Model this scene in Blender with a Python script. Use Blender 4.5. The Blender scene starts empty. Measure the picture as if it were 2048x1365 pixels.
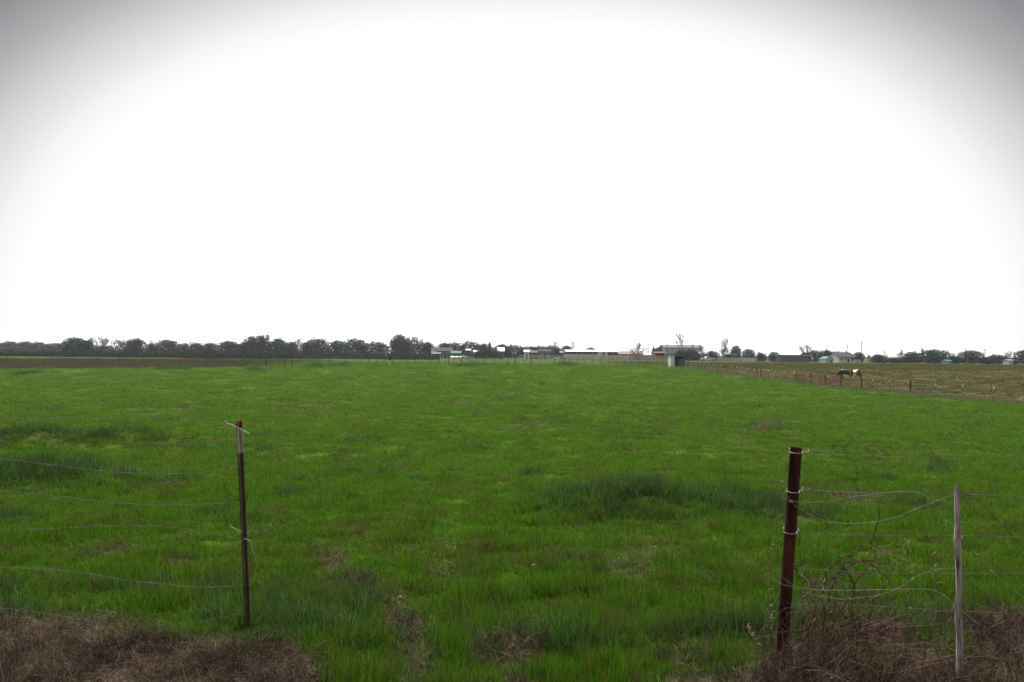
import bpy, math, random
import numpy as np
from mathutils import Vector, Matrix
random.seed(7); rng = np.random.default_rng(11)
scene = bpy.context.scene
COL = scene.collection
# ------------------------------------------------------------------ camera
F = 1577.0; CX, CY = 1024.0, 682.5           # focal length and centre in photo pixels
EYE = Vector((0, 0, 1.7))
roll = math.radians(0.49); pitch = math.atan(25.0 / F)
fw = Vector((0, math.cos(pitch), math.sin(pitch)))
rt0 = Vector((1, 0, 0)); up0 = rt0.cross(fw)
RT = rt0 * math.cos(roll) + up0 * math.sin(roll)
UP = up0 * math.cos(roll) - rt0 * math.sin(roll)
cam_d = bpy.data.cameras.new('camera'); cam = bpy.data.objects.new('camera', cam_d); COL.objects.link(cam)
cam_d.sensor_width = 36; cam_d.lens = 36 * F / 2048; cam_d.clip_end = 20000; cam_d.clip_start = 0.05
m = Matrix((RT, UP, -fw)).transposed().to_4x4(); m.translation = EYE
cam.matrix_world = m
scene.camera = cam
# ------------------------------------------------------------------ world: bright overcast with vignette-like falloff, lifted beyond the view as added fill
SUN_EL, SUN_AZ = 56, 0
world = bpy.data.worlds.new('World'); scene.world = world; world.use_nodes = True
nt = world.node_tree; N = nt.nodes; L = nt.links; N.clear()
def wn(t, **k):
    n = N.new(t)
    for a, b in k.items(): setattr(n, a, b)
    return n
def wmath(op, a, b=None, c=None):
    n = N.new('ShaderNodeMath'); n.operation = op
    for i, v in enumerate((a, b, c)):
        if v is None: continue
        if isinstance(v, (int, float)): n.inputs[i].default_value = v
        else: L.new(v, n.inputs[i])
    return n.outputs[0]
out = wn('ShaderNodeOutputWorld'); bg = wn('ShaderNodeBackground'); bg2 = wn('ShaderNodeBackground'); add = wn('ShaderNodeAddShader')
sky = wn('ShaderNodeTexSky', sky_type='NISHITA'); sky.sun_disc = False
sky.sun_elevation = math.radians(SUN_EL); sky.sun_rotation = math.radians(SUN_AZ)
L.new(sky.outputs[0], bg.inputs[0]); bg.inputs[1].default_value = 0.002
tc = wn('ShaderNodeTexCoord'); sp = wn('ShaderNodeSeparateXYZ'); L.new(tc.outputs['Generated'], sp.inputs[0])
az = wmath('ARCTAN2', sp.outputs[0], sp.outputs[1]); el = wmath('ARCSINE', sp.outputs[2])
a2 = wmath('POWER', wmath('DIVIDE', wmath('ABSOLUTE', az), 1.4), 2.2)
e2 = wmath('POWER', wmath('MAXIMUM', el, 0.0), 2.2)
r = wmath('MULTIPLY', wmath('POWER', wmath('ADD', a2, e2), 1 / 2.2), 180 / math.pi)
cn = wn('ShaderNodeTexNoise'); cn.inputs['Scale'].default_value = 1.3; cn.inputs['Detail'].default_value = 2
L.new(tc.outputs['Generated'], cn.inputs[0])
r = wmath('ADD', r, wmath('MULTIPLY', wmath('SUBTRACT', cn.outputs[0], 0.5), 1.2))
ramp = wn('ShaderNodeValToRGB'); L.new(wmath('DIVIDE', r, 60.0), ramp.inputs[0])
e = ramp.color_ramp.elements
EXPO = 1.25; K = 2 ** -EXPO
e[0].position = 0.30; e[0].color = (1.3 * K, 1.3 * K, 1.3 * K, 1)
e[1].position = 1.0; e[1].color = (0.38 * K, 0.38 * K, 0.385 * K, 1)  # unseen sky past the corners raised, added fill for camera-facing sides
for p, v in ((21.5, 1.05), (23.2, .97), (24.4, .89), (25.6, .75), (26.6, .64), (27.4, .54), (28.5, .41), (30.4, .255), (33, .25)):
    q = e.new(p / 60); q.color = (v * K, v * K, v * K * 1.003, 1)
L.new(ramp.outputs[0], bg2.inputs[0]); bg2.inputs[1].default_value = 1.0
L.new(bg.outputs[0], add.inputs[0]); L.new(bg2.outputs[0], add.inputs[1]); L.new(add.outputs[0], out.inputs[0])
sun_d = bpy.data.lights.new('sun', 'SUN'); sun_d.energy = 4.8; sun_d.angle = math.radians(50); sun_d.color = (1, .975, .93)
sun = bpy.data.objects.new('sun', sun_d); COL.objects.link(sun)
sdir = Vector((math.sin(math.radians(SUN_AZ)) * math.cos(math.radians(SUN_EL)), math.cos(math.radians(SUN_AZ)) * math.cos(math.radians(SUN_EL)), math.sin(math.radians(SUN_EL))))
sun.rotation_euler = sdir.to_track_quat('Z', 'Y').to_euler()
vs = scene.view_settings; vs.view_transform = 'Standard'; vs.look = 'None'; vs.exposure = EXPO; vs.gamma = 1; vs.use_curve_mapping = False
# ------------------------------------------------------------------ terrain
HD = np.array([-4000, -60, -6, 0, 4, 6, 10, 20, 40, 60, 80, 100, 115, 130, 160, 250, 500, 2000, 9000.])
HH = np.array([1.8, 1.8, 1.66, 1.66, 1.70, 1.76, 2.05, 2.7, 3.2, 3.4, 3.33, 3.02, 2.62, 2.2, 2.1, 2.1, 2.2, 2.6, 3.0])
def hbase(D): return np.interp(D, HD, HH)
def ray(px, py):
    d = fw + RT * ((px - CX) / F) + UP * ((CY - py) / F)
    return d.x / d.y, d.z / d.y
def atD(px, py, D):
    a, b = ray(px, py); return Vector((a * D, D, 1.7 + b * D))
def solve(px, py):
    """where the line of sight through a point of the photograph meets the ground"""
    a, b = ray(px, py); D = 2.5
    while D < 4000:
        if 1.7 + b * D <= 1.7 - float(hbase(D)): break
        D *= 1.004
    return D
def smooth_noise(x, y, s, seed):
    r_ = np.random.default_rng(seed); tot = np.zeros_like(x)
    for k in range(9):
        a = r_.uniform(0, 2 * math.pi); f_ = s * r_.uniform(.6, 1.7); p = r_.uniform(0, 7)
        tot += np.sin((x * math.cos(a) + y * math.sin(a)) * f_ + p)
    return tot / 9.0
MOUNDS = []   # x, y, rx, ry, height
def mound(px, py, hw, hp, ry):
    D = solve(px, py) + ry * .5; x = ray(px, py)[0] * D
    MOUNDS.append((x, D, hw / F * D, ry, hp / F * D))
mound(1200, 1040, 115, 44, .8); mound(1290, 1030, 105, 44, .7); mound(1470, 1035, 120, 34, .9); mound(1100, 1025, 60, 14, .7)
mound(240, 893, 85, 32, 1.4); mound(60, 895, 90, 36, 1.5); mound(90, 975, 170, 48, 1.2)
mound(63, 752, 26, 8, 2.5); mound(350, 741, 24, 4, 3); mound(512, 744, 20, 5, 2.5); mound(625, 736, 26, 4, 3); mound(680, 735, 22, 4, 3)
mound(940, 735, 40, 3, 3); mound(1130, 733, 20, 3, 3); mound(1270, 733, 20, 3, 3)
mound(720, 1255, 60, 18, .35); mound(1130, 1330, 110, 20, .3)
_q = random.Random(12)
for k in range(110):
    D_ = 9 * math.exp(_q.random() * math.log(105 / 9)); MOUNDS.append((_q.uniform(-.68, .62) * D_, D_, _q.uniform(.012, .035) * D_ ** .9 + .15, _q.uniform(.2, .45) + .006 * D_, _q.uniform(.02, .07)))
def ground_z(x, y):
    x = np.asarray(x, float); y = np.asarray(y, float)
    z = 1.7 - hbase(y)
    fade = np.clip((y - 3) / 8, .25, 1)
    z = z + fade * (.05 * smooth_noise(x, y, .45, 1) + .035 * smooth_noise(x, y, 1.6, 2) + .03 * smooth_noise(x, y, 4.5, 3) + .022 * smooth_noise(x, y, 10, 4) * (y < 40))
    for (mx, my, rx, ry, h) in MOUNDS:
        q = ((x - mx) / rx) ** 2 + ((y - my) / ry) ** 2
        z = z + h * .8 * np.exp(-q * 1.3)
    return z
def gz(x, y): return float(ground_z(np.array([x]), np.array([y]))[0])
def gpt(px, py):
    D = solve(px, py); x = ray(px, py)[0] * D
    return Vector((x, D, gz(x, D)))
# fence line of the right-hand pasture
fa = gpt(1452, 747); fb = gpt(1987, 804)
FB = (fb.x - fa.x) / (fb.y - fa.y); FA = fa.x - FB * fa.y       # x = FA + FB*y
def line_pt(px):
    u = ray(px, 760)[0]; y = FA / (u - FB); return Vector((FA + FB * y, y, 0))
# ------------------------------------------------------------------ helpers
def tag(o, label=None, cat=None, group=None, kind=None):
    if label: o['label'] = label
    if cat: o['category'] = cat
    if group: o['group'] = group
    if kind: o['kind'] = kind
    return o
def empty(name, loc, label, cat, group=None, rz=0):
    o = bpy.data.objects.new(name, None); COL.objects.link(o); o.location = loc; o.rotation_euler = (0, 0, rz)
    o.empty_display_size = .2
    return tag(o, label, cat, group)
class MB:
    def __init__(s): s.v = []; s.f = []
    def quad(s, a, b, c, d):
        n = len(s.v); s.v += [tuple(a), tuple(b), tuple(c), tuple(d)]; s.f.append((n, n + 1, n + 2, n + 3)); return s
    def tri(s, a, b, c):
        n = len(s.v); s.v += [tuple(a), tuple(b), tuple(c)]; s.f.append((n, n + 1, n + 2)); return s
    def box(s, x0, x1, y0, y1, z0, z1):
        n = len(s.v)
        s.v += [(x0, y0, z0), (x1, y0, z0), (x1, y1, z0), (x0, y1, z0), (x0, y0, z1), (x1, y0, z1), (x1, y1, z1), (x0, y1, z1)]
        s.f += [tuple(n + i for i in q) for q in ((0, 3, 2, 1), (4, 5, 6, 7), (0, 1, 5, 4), (1, 2, 6, 5), (2, 3, 7, 6), (3, 0, 4, 7))]
        return s
    def prism(s, pts, y0, y1):        # outline in x,z pushed through y
        n = len(s.v); k = len(pts)
        s.v += [(p[0], y0, p[1]) for p in pts] + [(p[0], y1, p[1]) for p in pts]
        s.f.append(tuple(range(n, n + k))); s.f.append(tuple(range(n + 2 * k - 1, n + k - 1, -1)))
        for i in range(k):
            j = (i + 1) % k; s.f.append((n + j, n + i, n + k + i, n + k + j))
        return s
    def tube(s, pts, rad, sides=5, cap=True):
        pts = [Vector(p) for p in pts]; k = len(pts); n0 = len(s.v)
        if not hasattr(rad, '__len__'): rad = [rad] * k
        ref = Vector((0, 0, 1)) if abs((pts[-1] - pts[0]).normalized().z) < .8 else Vector((1, 0, 0))
        for i, p in enumerate(pts):
            t = (pts[min(i + 1, k - 1)] - pts[max(i - 1, 0)])
            if t.length < 1e-9: t = Vector((0, 0, 1))
            t.normalize(); a = t.cross(ref)
            if a.length < 1e-5: a = t.cross(Vector((0, 1, 0)))
            a.normalize(); b = t.cross(a)
            for j in range(sides):
                th = 2 * math.pi * j / sides
                s.v.append(tuple(p + (a * math.cos(th) + b * math.sin(th)) * rad[i]))
        for i in range(k - 1):
            for j in range(sides):
                q = n0 + i * sides; jj = (j + 1) % sides
                s.f.append((q + j, q + jj, q + sides + jj, q + sides + j))
        if cap:
            s.f.append(tuple(n0 + j for j in range(sides))[::-1]); s.f.append(tuple(n0 + (k - 1) * sides + j for j in range(sides)))
        return s
    def build(s, name, mat, parent=None, smooth=False, off=None, kind=None):
        me = bpy.data.meshes.new(name); v = s.v
        if off is not None: v = [(a - off[0], b - off[1], c - off[2]) for a, b, c in v]
        me.from_pydata(v, [], s.f); me.materials.append(mat)
        if smooth: me.polygons.foreach_set('use_smooth', [True] * len(me.polygons))
        o = bpy.data.objects.new(name, me); COL.objects.link(o)
        if parent is not None: o.parent = parent
        if kind: o['kind'] = kind
        return o
def catmull(pts, n=6):
    pts = [Vector(p) for p in pts]; P = [pts[0]] + pts + [pts[-1]]; o = []
    for i in range(1, len(P) - 2):
        for k in range(n):
            t = k / n; a, b, c, d = P[i - 1], P[i], P[i + 1], P[i + 2]
            o.append(.5 * ((2 * b) + (c - a) * t + (2 * a - 5 * b + 4 * c - d) * t * t + (3 * b - a - 3 * c + d) * t ** 3))
    return o + [pts[-1]]
# materials
def set_ramp(el_, stops):
    el_[0].position = stops[0][0]; el_[0].color = (*stops[0][1], 1)
    el_[1].position = stops[-1][0]; el_[1].color = (*stops[-1][1], 1)
    for p, c in stops[1:-1]:
        q = el_.new(p); q.color = (*c, 1)
def mat(name, cols, scale=3.0, rough=.85, detail=4, coords='Object', metal=0, bump=0, stretch=None, transl=0, rnd=0, spec=.2):
    m = bpy.data.materials.new(name); m.use_nodes = True; t = m.node_tree; nn = t.nodes; ll = t.links
    b = nn['Principled BSDF']; b.inputs['Roughness'].default_value = rough; b.inputs['Metallic'].default_value = metal
    b.inputs['Specular IOR Level'].default_value = spec
    tcn = nn.new('ShaderNodeTexCoord'); mp = nn.new('ShaderNodeMapping'); ll.new(tcn.outputs[coords], mp.inputs[0])
    if stretch: mp.inputs['Scale'].default_value = stretch
    no = nn.new('ShaderNodeTexNoise'); no.inputs['Scale'].default_value = scale; no.inputs['Detail'].default_value = detail
    ll.new(mp.outputs[0], no.inputs[0])
    rp = nn.new('ShaderNodeValToRGB'); el_ = rp.color_ramp.elements
    k = len(cols); set_ramp(el_, [(.32 + .36 * i / max(1, k - 1), c) for i, c in enumerate(cols)])
    fac = no.outputs[0]
    if rnd:
        oi = nn.new('ShaderNodeObjectInfo'); ma = nn.new('ShaderNodeMath'); ma.operation = 'MULTIPLY_ADD'
        ll.new(oi.outputs['Random'], ma.inputs[0]); ma.inputs[1].default_value = rnd; 
        mb = nn.new('ShaderNodeMath'); mb.operation = 'ADD'; mb.inputs[1].default_value = -rnd / 2; ll.new(no.outputs[0], mb.inputs[0])
        ll.new(mb.outputs[0], ma.inputs[2]); fac = ma.outputs[0]
    ll.new(fac, rp.inputs[0]); ll.new(rp.outputs[0], b.inputs['Base Color'])
    if bump:
        bp = nn.new('ShaderNodeBump'); bp.inputs['Strength'].default_value = bump; bp.inputs['Distance'].default_value = .01
        ll.new(no.outputs[0], bp.inputs['Height']); ll.new(bp.outputs[0], b.inputs['Normal'])
    if transl:
        tr = nn.new('ShaderNodeBsdfTranslucent'); ll.new(rp.outputs[0], tr.inputs[0])
        mx = nn.new('ShaderNodeMixShader'); mx.inputs[0].default_value = transl
        ll.new(b.outputs[0], mx.inputs[1]); ll.new(tr.outputs[0], mx.inputs[2]); ll.new(mx.outputs[0], nn['Material Output'].inputs[0])
    return m
M = {}
M['rust'] = mat('rusty_pipe', [(.012, .005, .004), (.045, .014, .009), (.12, .042, .024)], 14, .9, bump=.5, stretch=(1, 1, .3))
M['farrust'] = mat('old_rust', [(.07, .03, .02), (.12, .05, .032)], 3, .9)
M['tpost'] = mat('weathered_post_paint', [(.045, .037, .026), (.085, .066, .045), (.14, .095, .06)], 18, .8, stretch=(1, 1, .3))
M['tip'] = mat('chipped_pale_paint', [(.44, .41, .36), (.30, .27, .23), (.12, .08, .055)], 26, .8, stretch=(1, 1, .35))
M['tiprust'] = mat('rusted_post_end', [(.22, .06, .03), (.10, .03, .02)], 40, .9)
M['whitetip'] = mat('pale_post_tip', [(.82, .78, .68), (.75, .70, .58)], 8, .7)
M['wire'] = mat('dull_galvanised_wire', [(.08, .077, .07), (.16, .155, .14)], 9, .8)
M['loop'] = mat('cleaner_galvanised_wire', [(.15, .145, .13), (.25, .24, .22)], 9, .6)
M['wirenew'] = mat('bright_galvanised_wire', [(.45, .44, .42), (.6, .59, .57)], 9, .4, metal=.3)
M['wiredark'] = mat('dark_rusty_wire', [(.03, .022, .018), (.06, .04, .03)], 9, .7)
M['stake'] = mat('weathered_grey_wood', [(.52, .48, .46), (.33, .29, .28), (.09, .07, .065)], 22, .95, bump=.8, stretch=(3, 3, .35))
M['yellow'] = mat('yellow_plastic', [(.7, .6, .1), (.6, .5, .1)], 4, .5)
M['bark'] = mat('tree_bark', [(.05, .04, .035), (.09, .075, .065)], 2, .95)
M['twig'] = mat('bare_twigs', [(.11, .085, .08), (.17, .14, .13)], 1.5, .95)
M['twigpale'] = mat('pale_bare_twigs', [(.20, .16, .14), (.28, .24, .21)], 1.5, .95)
M['briar'] = mat('briar_stem', [(.05, .028, .022), (.09, .05, .035), (.13, .09, .06)], 9, .9)
for nm, a, b, c in (('leafdark', (.012, .026, .014), (.022, .042, .020), (.036, .058, .026)),
                    ('leafolive', (.026, .036, .014), (.050, .060, .024), (.075, .080, .034)),
                    ('leafbrown', (.030, .030, .026), (.052, .048, .042), (.078, .066, .058)),
                    ('leafteal', (.020, .034, .030), (.034, .052, .044), (.048, .068, .056))):
    M[nm] = mat(nm, [a, b, c], 2.4, 1.0, transl=.2, spec=0)
for nm, a, b, sc, ro in (('rustred', (.12, .035, .02), (.2, .07, .04), 3, .8), ('fpost', (.04, .035, .03), (.08, .07, .06), 3, .9), ('tan', (.24, .20, .14), (.32, .27, .2), 1, .9), ('slate', (.05, .05, .055), (.08, .078, .08), .8, .8),
        ('slatewall', (.09, .11, .13), (.13, .15, .17), .6, .7), ('greyblue', (.08, .11, .12), (.13, .16, .17), 1, .8), ('teal', (.10, .17, .18), (.15, .22, .22), .8, .8), ('tealroof', (.08, .15, .145), (.12, .2, .19), .8, .6), ('tealpale', (.3, .45, .44), (.4, .55, .54), 1, .7),
        ('whiteroof', (.72, .73, .74), (.8, .8, .8), .6, .5), ('whitewash', (.74, .73, .69), (.82, .81, .78), 1, .8), ('pale', (.36, .35, .33), (.46, .45, .42), 1, .7), ('trim', (.5, .5, .47), (.6, .6, .56), 1, .7), ('dark', (.008, .008, .010), (.016, .016, .018), 2, .6),
        ('darkgrey', (.05, .045, .05), (.09, .08, .085), 2, .9), ('brick', (.13, .05, .04), (.18, .08, .06), 2, .9), ('brickroof', (.12, .08, .07), (.17, .12, .10), 1, .9), ('pinkroof', (.20, .15, .145), (.26, .20, .19), .7, .8), ('maroonwall', (.10, .065, .06), (.15, .10, .09), 1, .9),
        ('greyroof', (.15, .16, .17), (.2, .21, .22), 1, .6), ('mauvewall', (.46, .42, .43), (.56, .52, .53), .6, .9), ('mauveroof', (.13, .12, .12), (.17, .155, .155), .6, .85), ('cream', (.66, .63, .50), (.76, .73, .60), .5, .9), ('pinkcream', (.62, .54, .46), (.72, .63, .55), .5, .9),
        ('greycream', (.44, .43, .38), (.54, .53, .48), .5, .9), ('whiterail', (.74, .75, .74), (.82, .82, .8), 1, .7), ('carwhite', (.8, .8, .81), (.84, .84, .84), 1, .3), ('cargrey', (.3, .3, .31), (.36, .36, .37), 1, .3), ('cardark', (.015, .016, .02), (.03, .03, .034), 1, .3),
        ('carblue', (.03, .04, .09), (.05, .06, .12), 1, .3), ('tyre', (.012, .012, .012), (.02, .02, .02), 2, .9), ('window', (.02, .025, .03), (.035, .04, .045), 2, .15), ('greytree', (.07, .06, .06), (.12, .105, .10), 1, .95), ('orangetarp', (.5, .19, .09), (.6, .27, .12), 1, .8), ('yellowtarp', (.55, .42, .12), (.62, .5, .2), 1, .8),
        ('blackcoat', (.008, .008, .009), (.016, .014, .014), 2, .5), ('stone', (.13, .12, .095), (.2, .185, .15), 20, .9), ('stalk', (.16, .12, .085), (.26, .2, .15), 12, .9)):
    M[nm] = mat(nm, [a, b], sc, 1.0 if 'roof' in nm or nm == 'slate' else ro, spec=0 if 'roof' in nm or nm == 'slate' else .15)
def coat_mat(nm, stops, OFF=0.0):
    m = bpy.data.materials.new(nm); m.use_nodes = True; t = m.node_tree; nn = t.nodes; ll = t.links; b = nn['Principled BSDF']; b.inputs['Roughness'].default_value = .6
    tc = nn.new('ShaderNodeTexCoord'); sx = nn.new('ShaderNodeSeparateXYZ'); ll.new(tc.outputs['Object'], sx.inputs[0])
    no = nn.new('ShaderNodeTexNoise'); no.inputs['Scale'].default_value = 5; ll.new(tc.outputs['Object'], no.inputs[0])
    ad = nn.new('ShaderNodeMath'); ad.operation = 'MULTIPLY_ADD'; ll.new(no.outputs[0], ad.inputs[0]); ad.inputs[1].default_value = .25; sh_ = nn.new('ShaderNodeMath'); sh_.operation = 'ADD'; ll.new(sx.outputs[0], sh_.inputs[0]); sh_.inputs[1].default_value = OFF; ll.new(sh_.outputs[0], ad.inputs[2])
    rp = nn.new('ShaderNodeValToRGB'); set_ramp(rp.color_ramp.elements, stops); ll.new(ad.outputs[0], rp.inputs[0]); ll.new(rp.outputs[0], b.inputs['Base Color']); return m
M['chestnut'] = coat_mat('chestnut_coat_with_cream_rump', [(.40, (.16, .045, .025)), (.46, (.66, .50, .27))]); M['blackcoat'] = coat_mat('black_coat_brown_neck', [(.12, (.06, .018, .014)), (.2, (.009, .009, .010))], .85)
# ------------------------------------------------------------------ ground
def seg_dist(x, y, pts):
    d = np.full(x.shape, 1e9)
    for (a, b) in zip(pts[:-1], pts[1:]):
        vx, vy = b[0] - a[0], b[1] - a[1]; t = np.clip(((x - a[0]) * vx + (y - a[1]) * vy) / (vx * vx + vy * vy + 1e-9), 0, 1)
        d = np.minimum(d, np.hypot(x - a[0] - t * vx, y - a[1] - t * vy))
    return d
TRAIL = [tuple(gpt(*p)[:2]) for p in ((640, 1120), (700, 1160), (745, 1200), (785, 1240), (812, 1290), (825, 1330), (835, 1420))]
SPOTS = [(tuple(gpt(px, py)[:2]), r_) for px, py, r_ in ((590, 1190, .13), (835, 1110, .28), (255, 1110, .35), (345, 1130, .25), (1030, 1320, .22), (1045, 1290, .12),
         (450, 890, .7), (1450, 1165, .2), (1285, 1000, .5), (1240, 1150, .25), (1150, 1130, .2), (510, 1075, .3), (1370, 1330, .2), (930, 1165, .2), (650, 1240, .15), (860, 1250, .12), (370, 970, .5),
         (1060, 860, 1.3), (95, 820, 1.6), (1300, 1120, .3), (1750, 1010, .8), (700, 925, .6))]
_r = random.Random(3)
for k in range(45):
    D = _r.uniform(6, 60); SPOTS.append(((_r.uniform(-.7, .7) * D, D), _r.uniform(.012, .03) * D))
def dead_mask(x, y):
    """thatch of dead grass along the fence: 1 inside"""
    nz = smooth_noise(x, y, 5, 21) * .16 + smooth_noise(x, y, 13, 22) * .12
    u = x / np.maximum(y, .1)
    # left bank
    edge = np.interp(u, [-3, -.8, -.65, -.5, -.4, -.3, -.24, -.2], [5.35, 5.2, 5.1, 5.0, 4.62, 4.5, 4.25, 3.0])
    m1 = np.clip((edge + nz - y) / .18 + .5, 0, 1) * (u < -.19)
    edge2 = np.interp(u, [.10, .18, .25, .32, .36, .45, .55, .65, .9, 3], [3.0, 3.95, 4.05, 4.3, 4.6, 4.9, 5.0, 5.1, 5.2, 5.4])
    m2 = np.clip((edge2 + nz - y) / .22 + .5, 0, 1) * (u > .1)
    edge3 = np.interp(u, [-.2, -.02, .0, .02, .05, .1], [2.8, 3.8, 4.15, 4.15, 3.8, 2.8])
    m3 = np.clip((edge3 + nz - y) / .2 + .5, 0, 1) * (np.abs(u) < .12)
    mk = np.maximum(np.maximum(m1, m2), m3) * np.clip(1.05 - 2.6 * np.maximum(0, smooth_noise(x, y, 6, 25) - .18), .15, 1)
    tr = np.clip(1.05 - seg_dist(x, y, TRAIL) / (.12 + .05 * smooth_noise(x, y, 9, 23)), 0, 1) * np.clip(.75 + .9 * smooth_noise(x, y, 7, 24), 0, 1)
    mk = np.maximum(mk, tr * .8)
    for (c, r_) in SPOTS:
        q = ((x - c[0]) / r_) ** 2 + ((y - c[1]) / r_) ** 2
        mk = np.maximum(mk, .45 * np.exp(-q * 1.5))
    return mk
def tall_mask(x, y):
    mk = np.zeros_like(x)
    for (mx, my, rx, ry, h) in MOUNDS:
        q = ((x - mx) / rx) ** 2 + ((y - my) / ry) ** 2
        mk = np.maximum(mk, np.exp(-q * .9) * (1.35 if h > .09 else .62))
    mk = np.maximum(mk, np.clip(1 - np.abs(y - 4.9) / .7, 0, 1) * np.clip(.55 + 1.4 * smooth_noise(x, y, 2.6, 31), 0, 1))
    mk = np.maximum(mk, np.clip(1 - np.abs(y - 5.7) / .6, 0, 1) * .45 * (x < -1.2))
    return np.clip(mk, 0, 1)
STRIP_R = gpt(585, 734); S_L = gpt(40, 738)
def brown_mask(x, y):
    """tall dry weeds beyond the field's left end (behind the pipe fence)"""
    ys = STRIP_R.y + (x - STRIP_R.x) * (S_L.y - STRIP_R.y) / (S_L.x - STRIP_R.x) - 1.5
    nz = 2.5 * smooth_noise(x, y, .35, 41)
    a = np.clip((y - ys + nz * .4) / 1.5, 0, 1) * np.clip((ys + 52 - y + nz) / 14, 0, 1)
    return a * np.clip((STRIP_R.x + nz - 3 - x) / 9, 0, 1)
def pasture_mask(x, y):
    d = x - (FA + FB * y) + .7 * smooth_noise(x, y, .7, 51) + .35
    far = np.clip((235 - y) / 30, 0, 1)
    return np.clip(d / .8, 0, 1) * far * np.clip((y - 15) / 20, 0, 1), np.exp(-((x - (FA + FB * y) + .2) / 1.3) ** 2) * (y < 128) * (y > 14)
rows = np.concatenate([[-3000, -800, -200, -60, -20, -8, -3, 0, 1.0], np.linspace(1.8, 5, 50), np.geomspace(5.08, 60, 230), np.geomspace(61, 330, 90), np.geomspace(360, 9000, 26)])
us = np.concatenate([[-40, -12, -5, -3, -2, -1.4], np.linspace(-1.05, 1.05, 300), [1.4, 2, 3, 5, 12, 40]])
YY, UU = np.meshgrid(rows, us, indexing='ij'); XX = UU * (np.abs(YY) * .82 + 1.2)
ZZ = ground_z(XX, YY)
nr, ncu = XX.shape
me = bpy.data.meshes.new('ground'); vv = np.stack([XX, YY, ZZ], -1).reshape(-1, 3)
idx = np.arange(nr * ncu).reshape(nr, ncu)
fc = np.stack([idx[:-1, :-1], idx[:-1, 1:], idx[1:, 1:], idx[1:, :-1]], -1).reshape(-1, 4)
me.vertices.add(len(vv)); me.vertices.foreach_set('co', vv.ravel())
me.loops.add(fc.size); me.loops.foreach_set('vertex_index', fc.ravel().astype(np.int32))
me.polygons.add(len(fc)); me.polygons.foreach_set('loop_start', np.arange(0, fc.size, 4, dtype=np.int32)); me.polygons.foreach_set('loop_total', np.full(len(fc), 4, np.int32))
me.polygons.foreach_set('use_smooth', [True] * len(fc)); me.update(); me.validate()
x_, y_ = vv[:, 0], vv[:, 1]
pm, wm = pasture_mask(x_, y_)
at = me.attributes.new('soil', 'FLOAT_COLOR', 'POINT')
at.data.foreach_set('color', np.stack([np.where(np.abs(y_) < 200, dead_mask(x_, y_), 0), brown_mask(x_, y_), pm, np.maximum(tall_mask(x_, y_) * 0, wm)], -1).ravel())
gm = bpy.data.materials.new('ground_soil_and_turf'); gm.use_nodes = True; t = gm.node_tree; nn = t.nodes; ll = t.links
B = nn['Principled BSDF']; B.inputs['Roughness'].default_value = 1; B.inputs['Specular IOR Level'].default_value = .0
geo = nn.new('ShaderNodeNewGeometry')
def gnoise(sc, det=5, stretch=None):
    n = nn.new('ShaderNodeTexNoise'); n.inputs['Scale'].default_value = sc; n.inputs['Detail'].default_value = det
    if stretch:
        mp = nn.new('ShaderNodeMapping'); mp.inputs['Scale'].default_value = stretch; ll.new(geo.outputs['Position'], mp.inputs[0]); ll.new(mp.outputs[0], n.inputs[0])
    else: ll.new(geo.outputs['Position'], n.inputs[0])
    return n.outputs[0]
def gramp(fac, stops):
    r_ = nn.new('ShaderNodeValToRGB'); e_ = r_.color_ramp.elements
    set_ramp(e_, stops)
    ll.new(fac, r_.inputs[0]); return r_.outputs[0]
def gmix(f, a, b):
    x = nn.new('ShaderNodeMix'); x.data_type = 'RGBA'
    if isinstance(f, float): x.inputs[0].default_value = f
    else: ll.new(f, x.inputs[0])
    ll.new(a, x.inputs[6]); ll.new(b, x.inputs[7]); return x.outputs[2]
near = gramp(gnoise(1.1), [(.3, (.014, .028, .008)), (.5, (.026, .05, .008)), (.7, (.055, .058, .018))])
fine = gramp(gnoise(9, 6), [(.3, (.03, .055, .010)), (.55, (.030, .058, .008)), (.75, (.05, .055, .018))])
far_ = gramp(gnoise(.12, 6), [(.3, (.036, .080, .007)), (.5, (.056, .11, .009)), (.7, (.085, .105, .016))])
c0 = gmix(.45, near, fine); c0 = gmix(.5, c0, far_)
distant = gramp(gnoise(.05, 5), [(.3, (.030, .040, .018)), (.6, (.052, .062, .028))])
sxyz = nn.new('ShaderNodeSeparateXYZ'); ll.new(geo.outputs['Position'], sxyz.inputs[0])
mr = nn.new('ShaderNodeMapRange'); mr.inputs[1].default_value = 150; mr.inputs[2].default_value = 330; ll.new(sxyz.outputs[1], mr.inputs[0])
c0 = gmix(mr.outputs[0], c0, distant)
atn = nn.new('ShaderNodeAttribute'); atn.attribute_name = 'soil'; sc_ = nn.new('ShaderNodeSeparateColor'); ll.new(atn.outputs['Color'], sc_.inputs[0])
c0 = gmix(sc_.outputs[0], c0, gramp(gnoise(14, 6), [(.3, (.028, .018, .014)), (.55, (.075, .045, .032)), (.75, (.13, .085, .06))]))
c0 = gmix(sc_.outputs[1], c0, gramp(gnoise(.5, 6), [(.3, (.05, .04, .03)), (.6, (.10, .07, .05))]))
c0 = gmix(sc_.outputs[2], c0, gramp(gnoise(.22, 7), [(.36, (.040, .055, .020)), (.5, (.056, .055, .024)), (.62, (.095, .056, .024))]))
c0 = gmix(atn.outputs['Alpha'], c0, gramp(gnoise(2, 6), [(.3, (.06, .055, .035)), (.7, (.12, .10, .075))]))
ll.new(c0, B.inputs['Base Color'])
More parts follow.
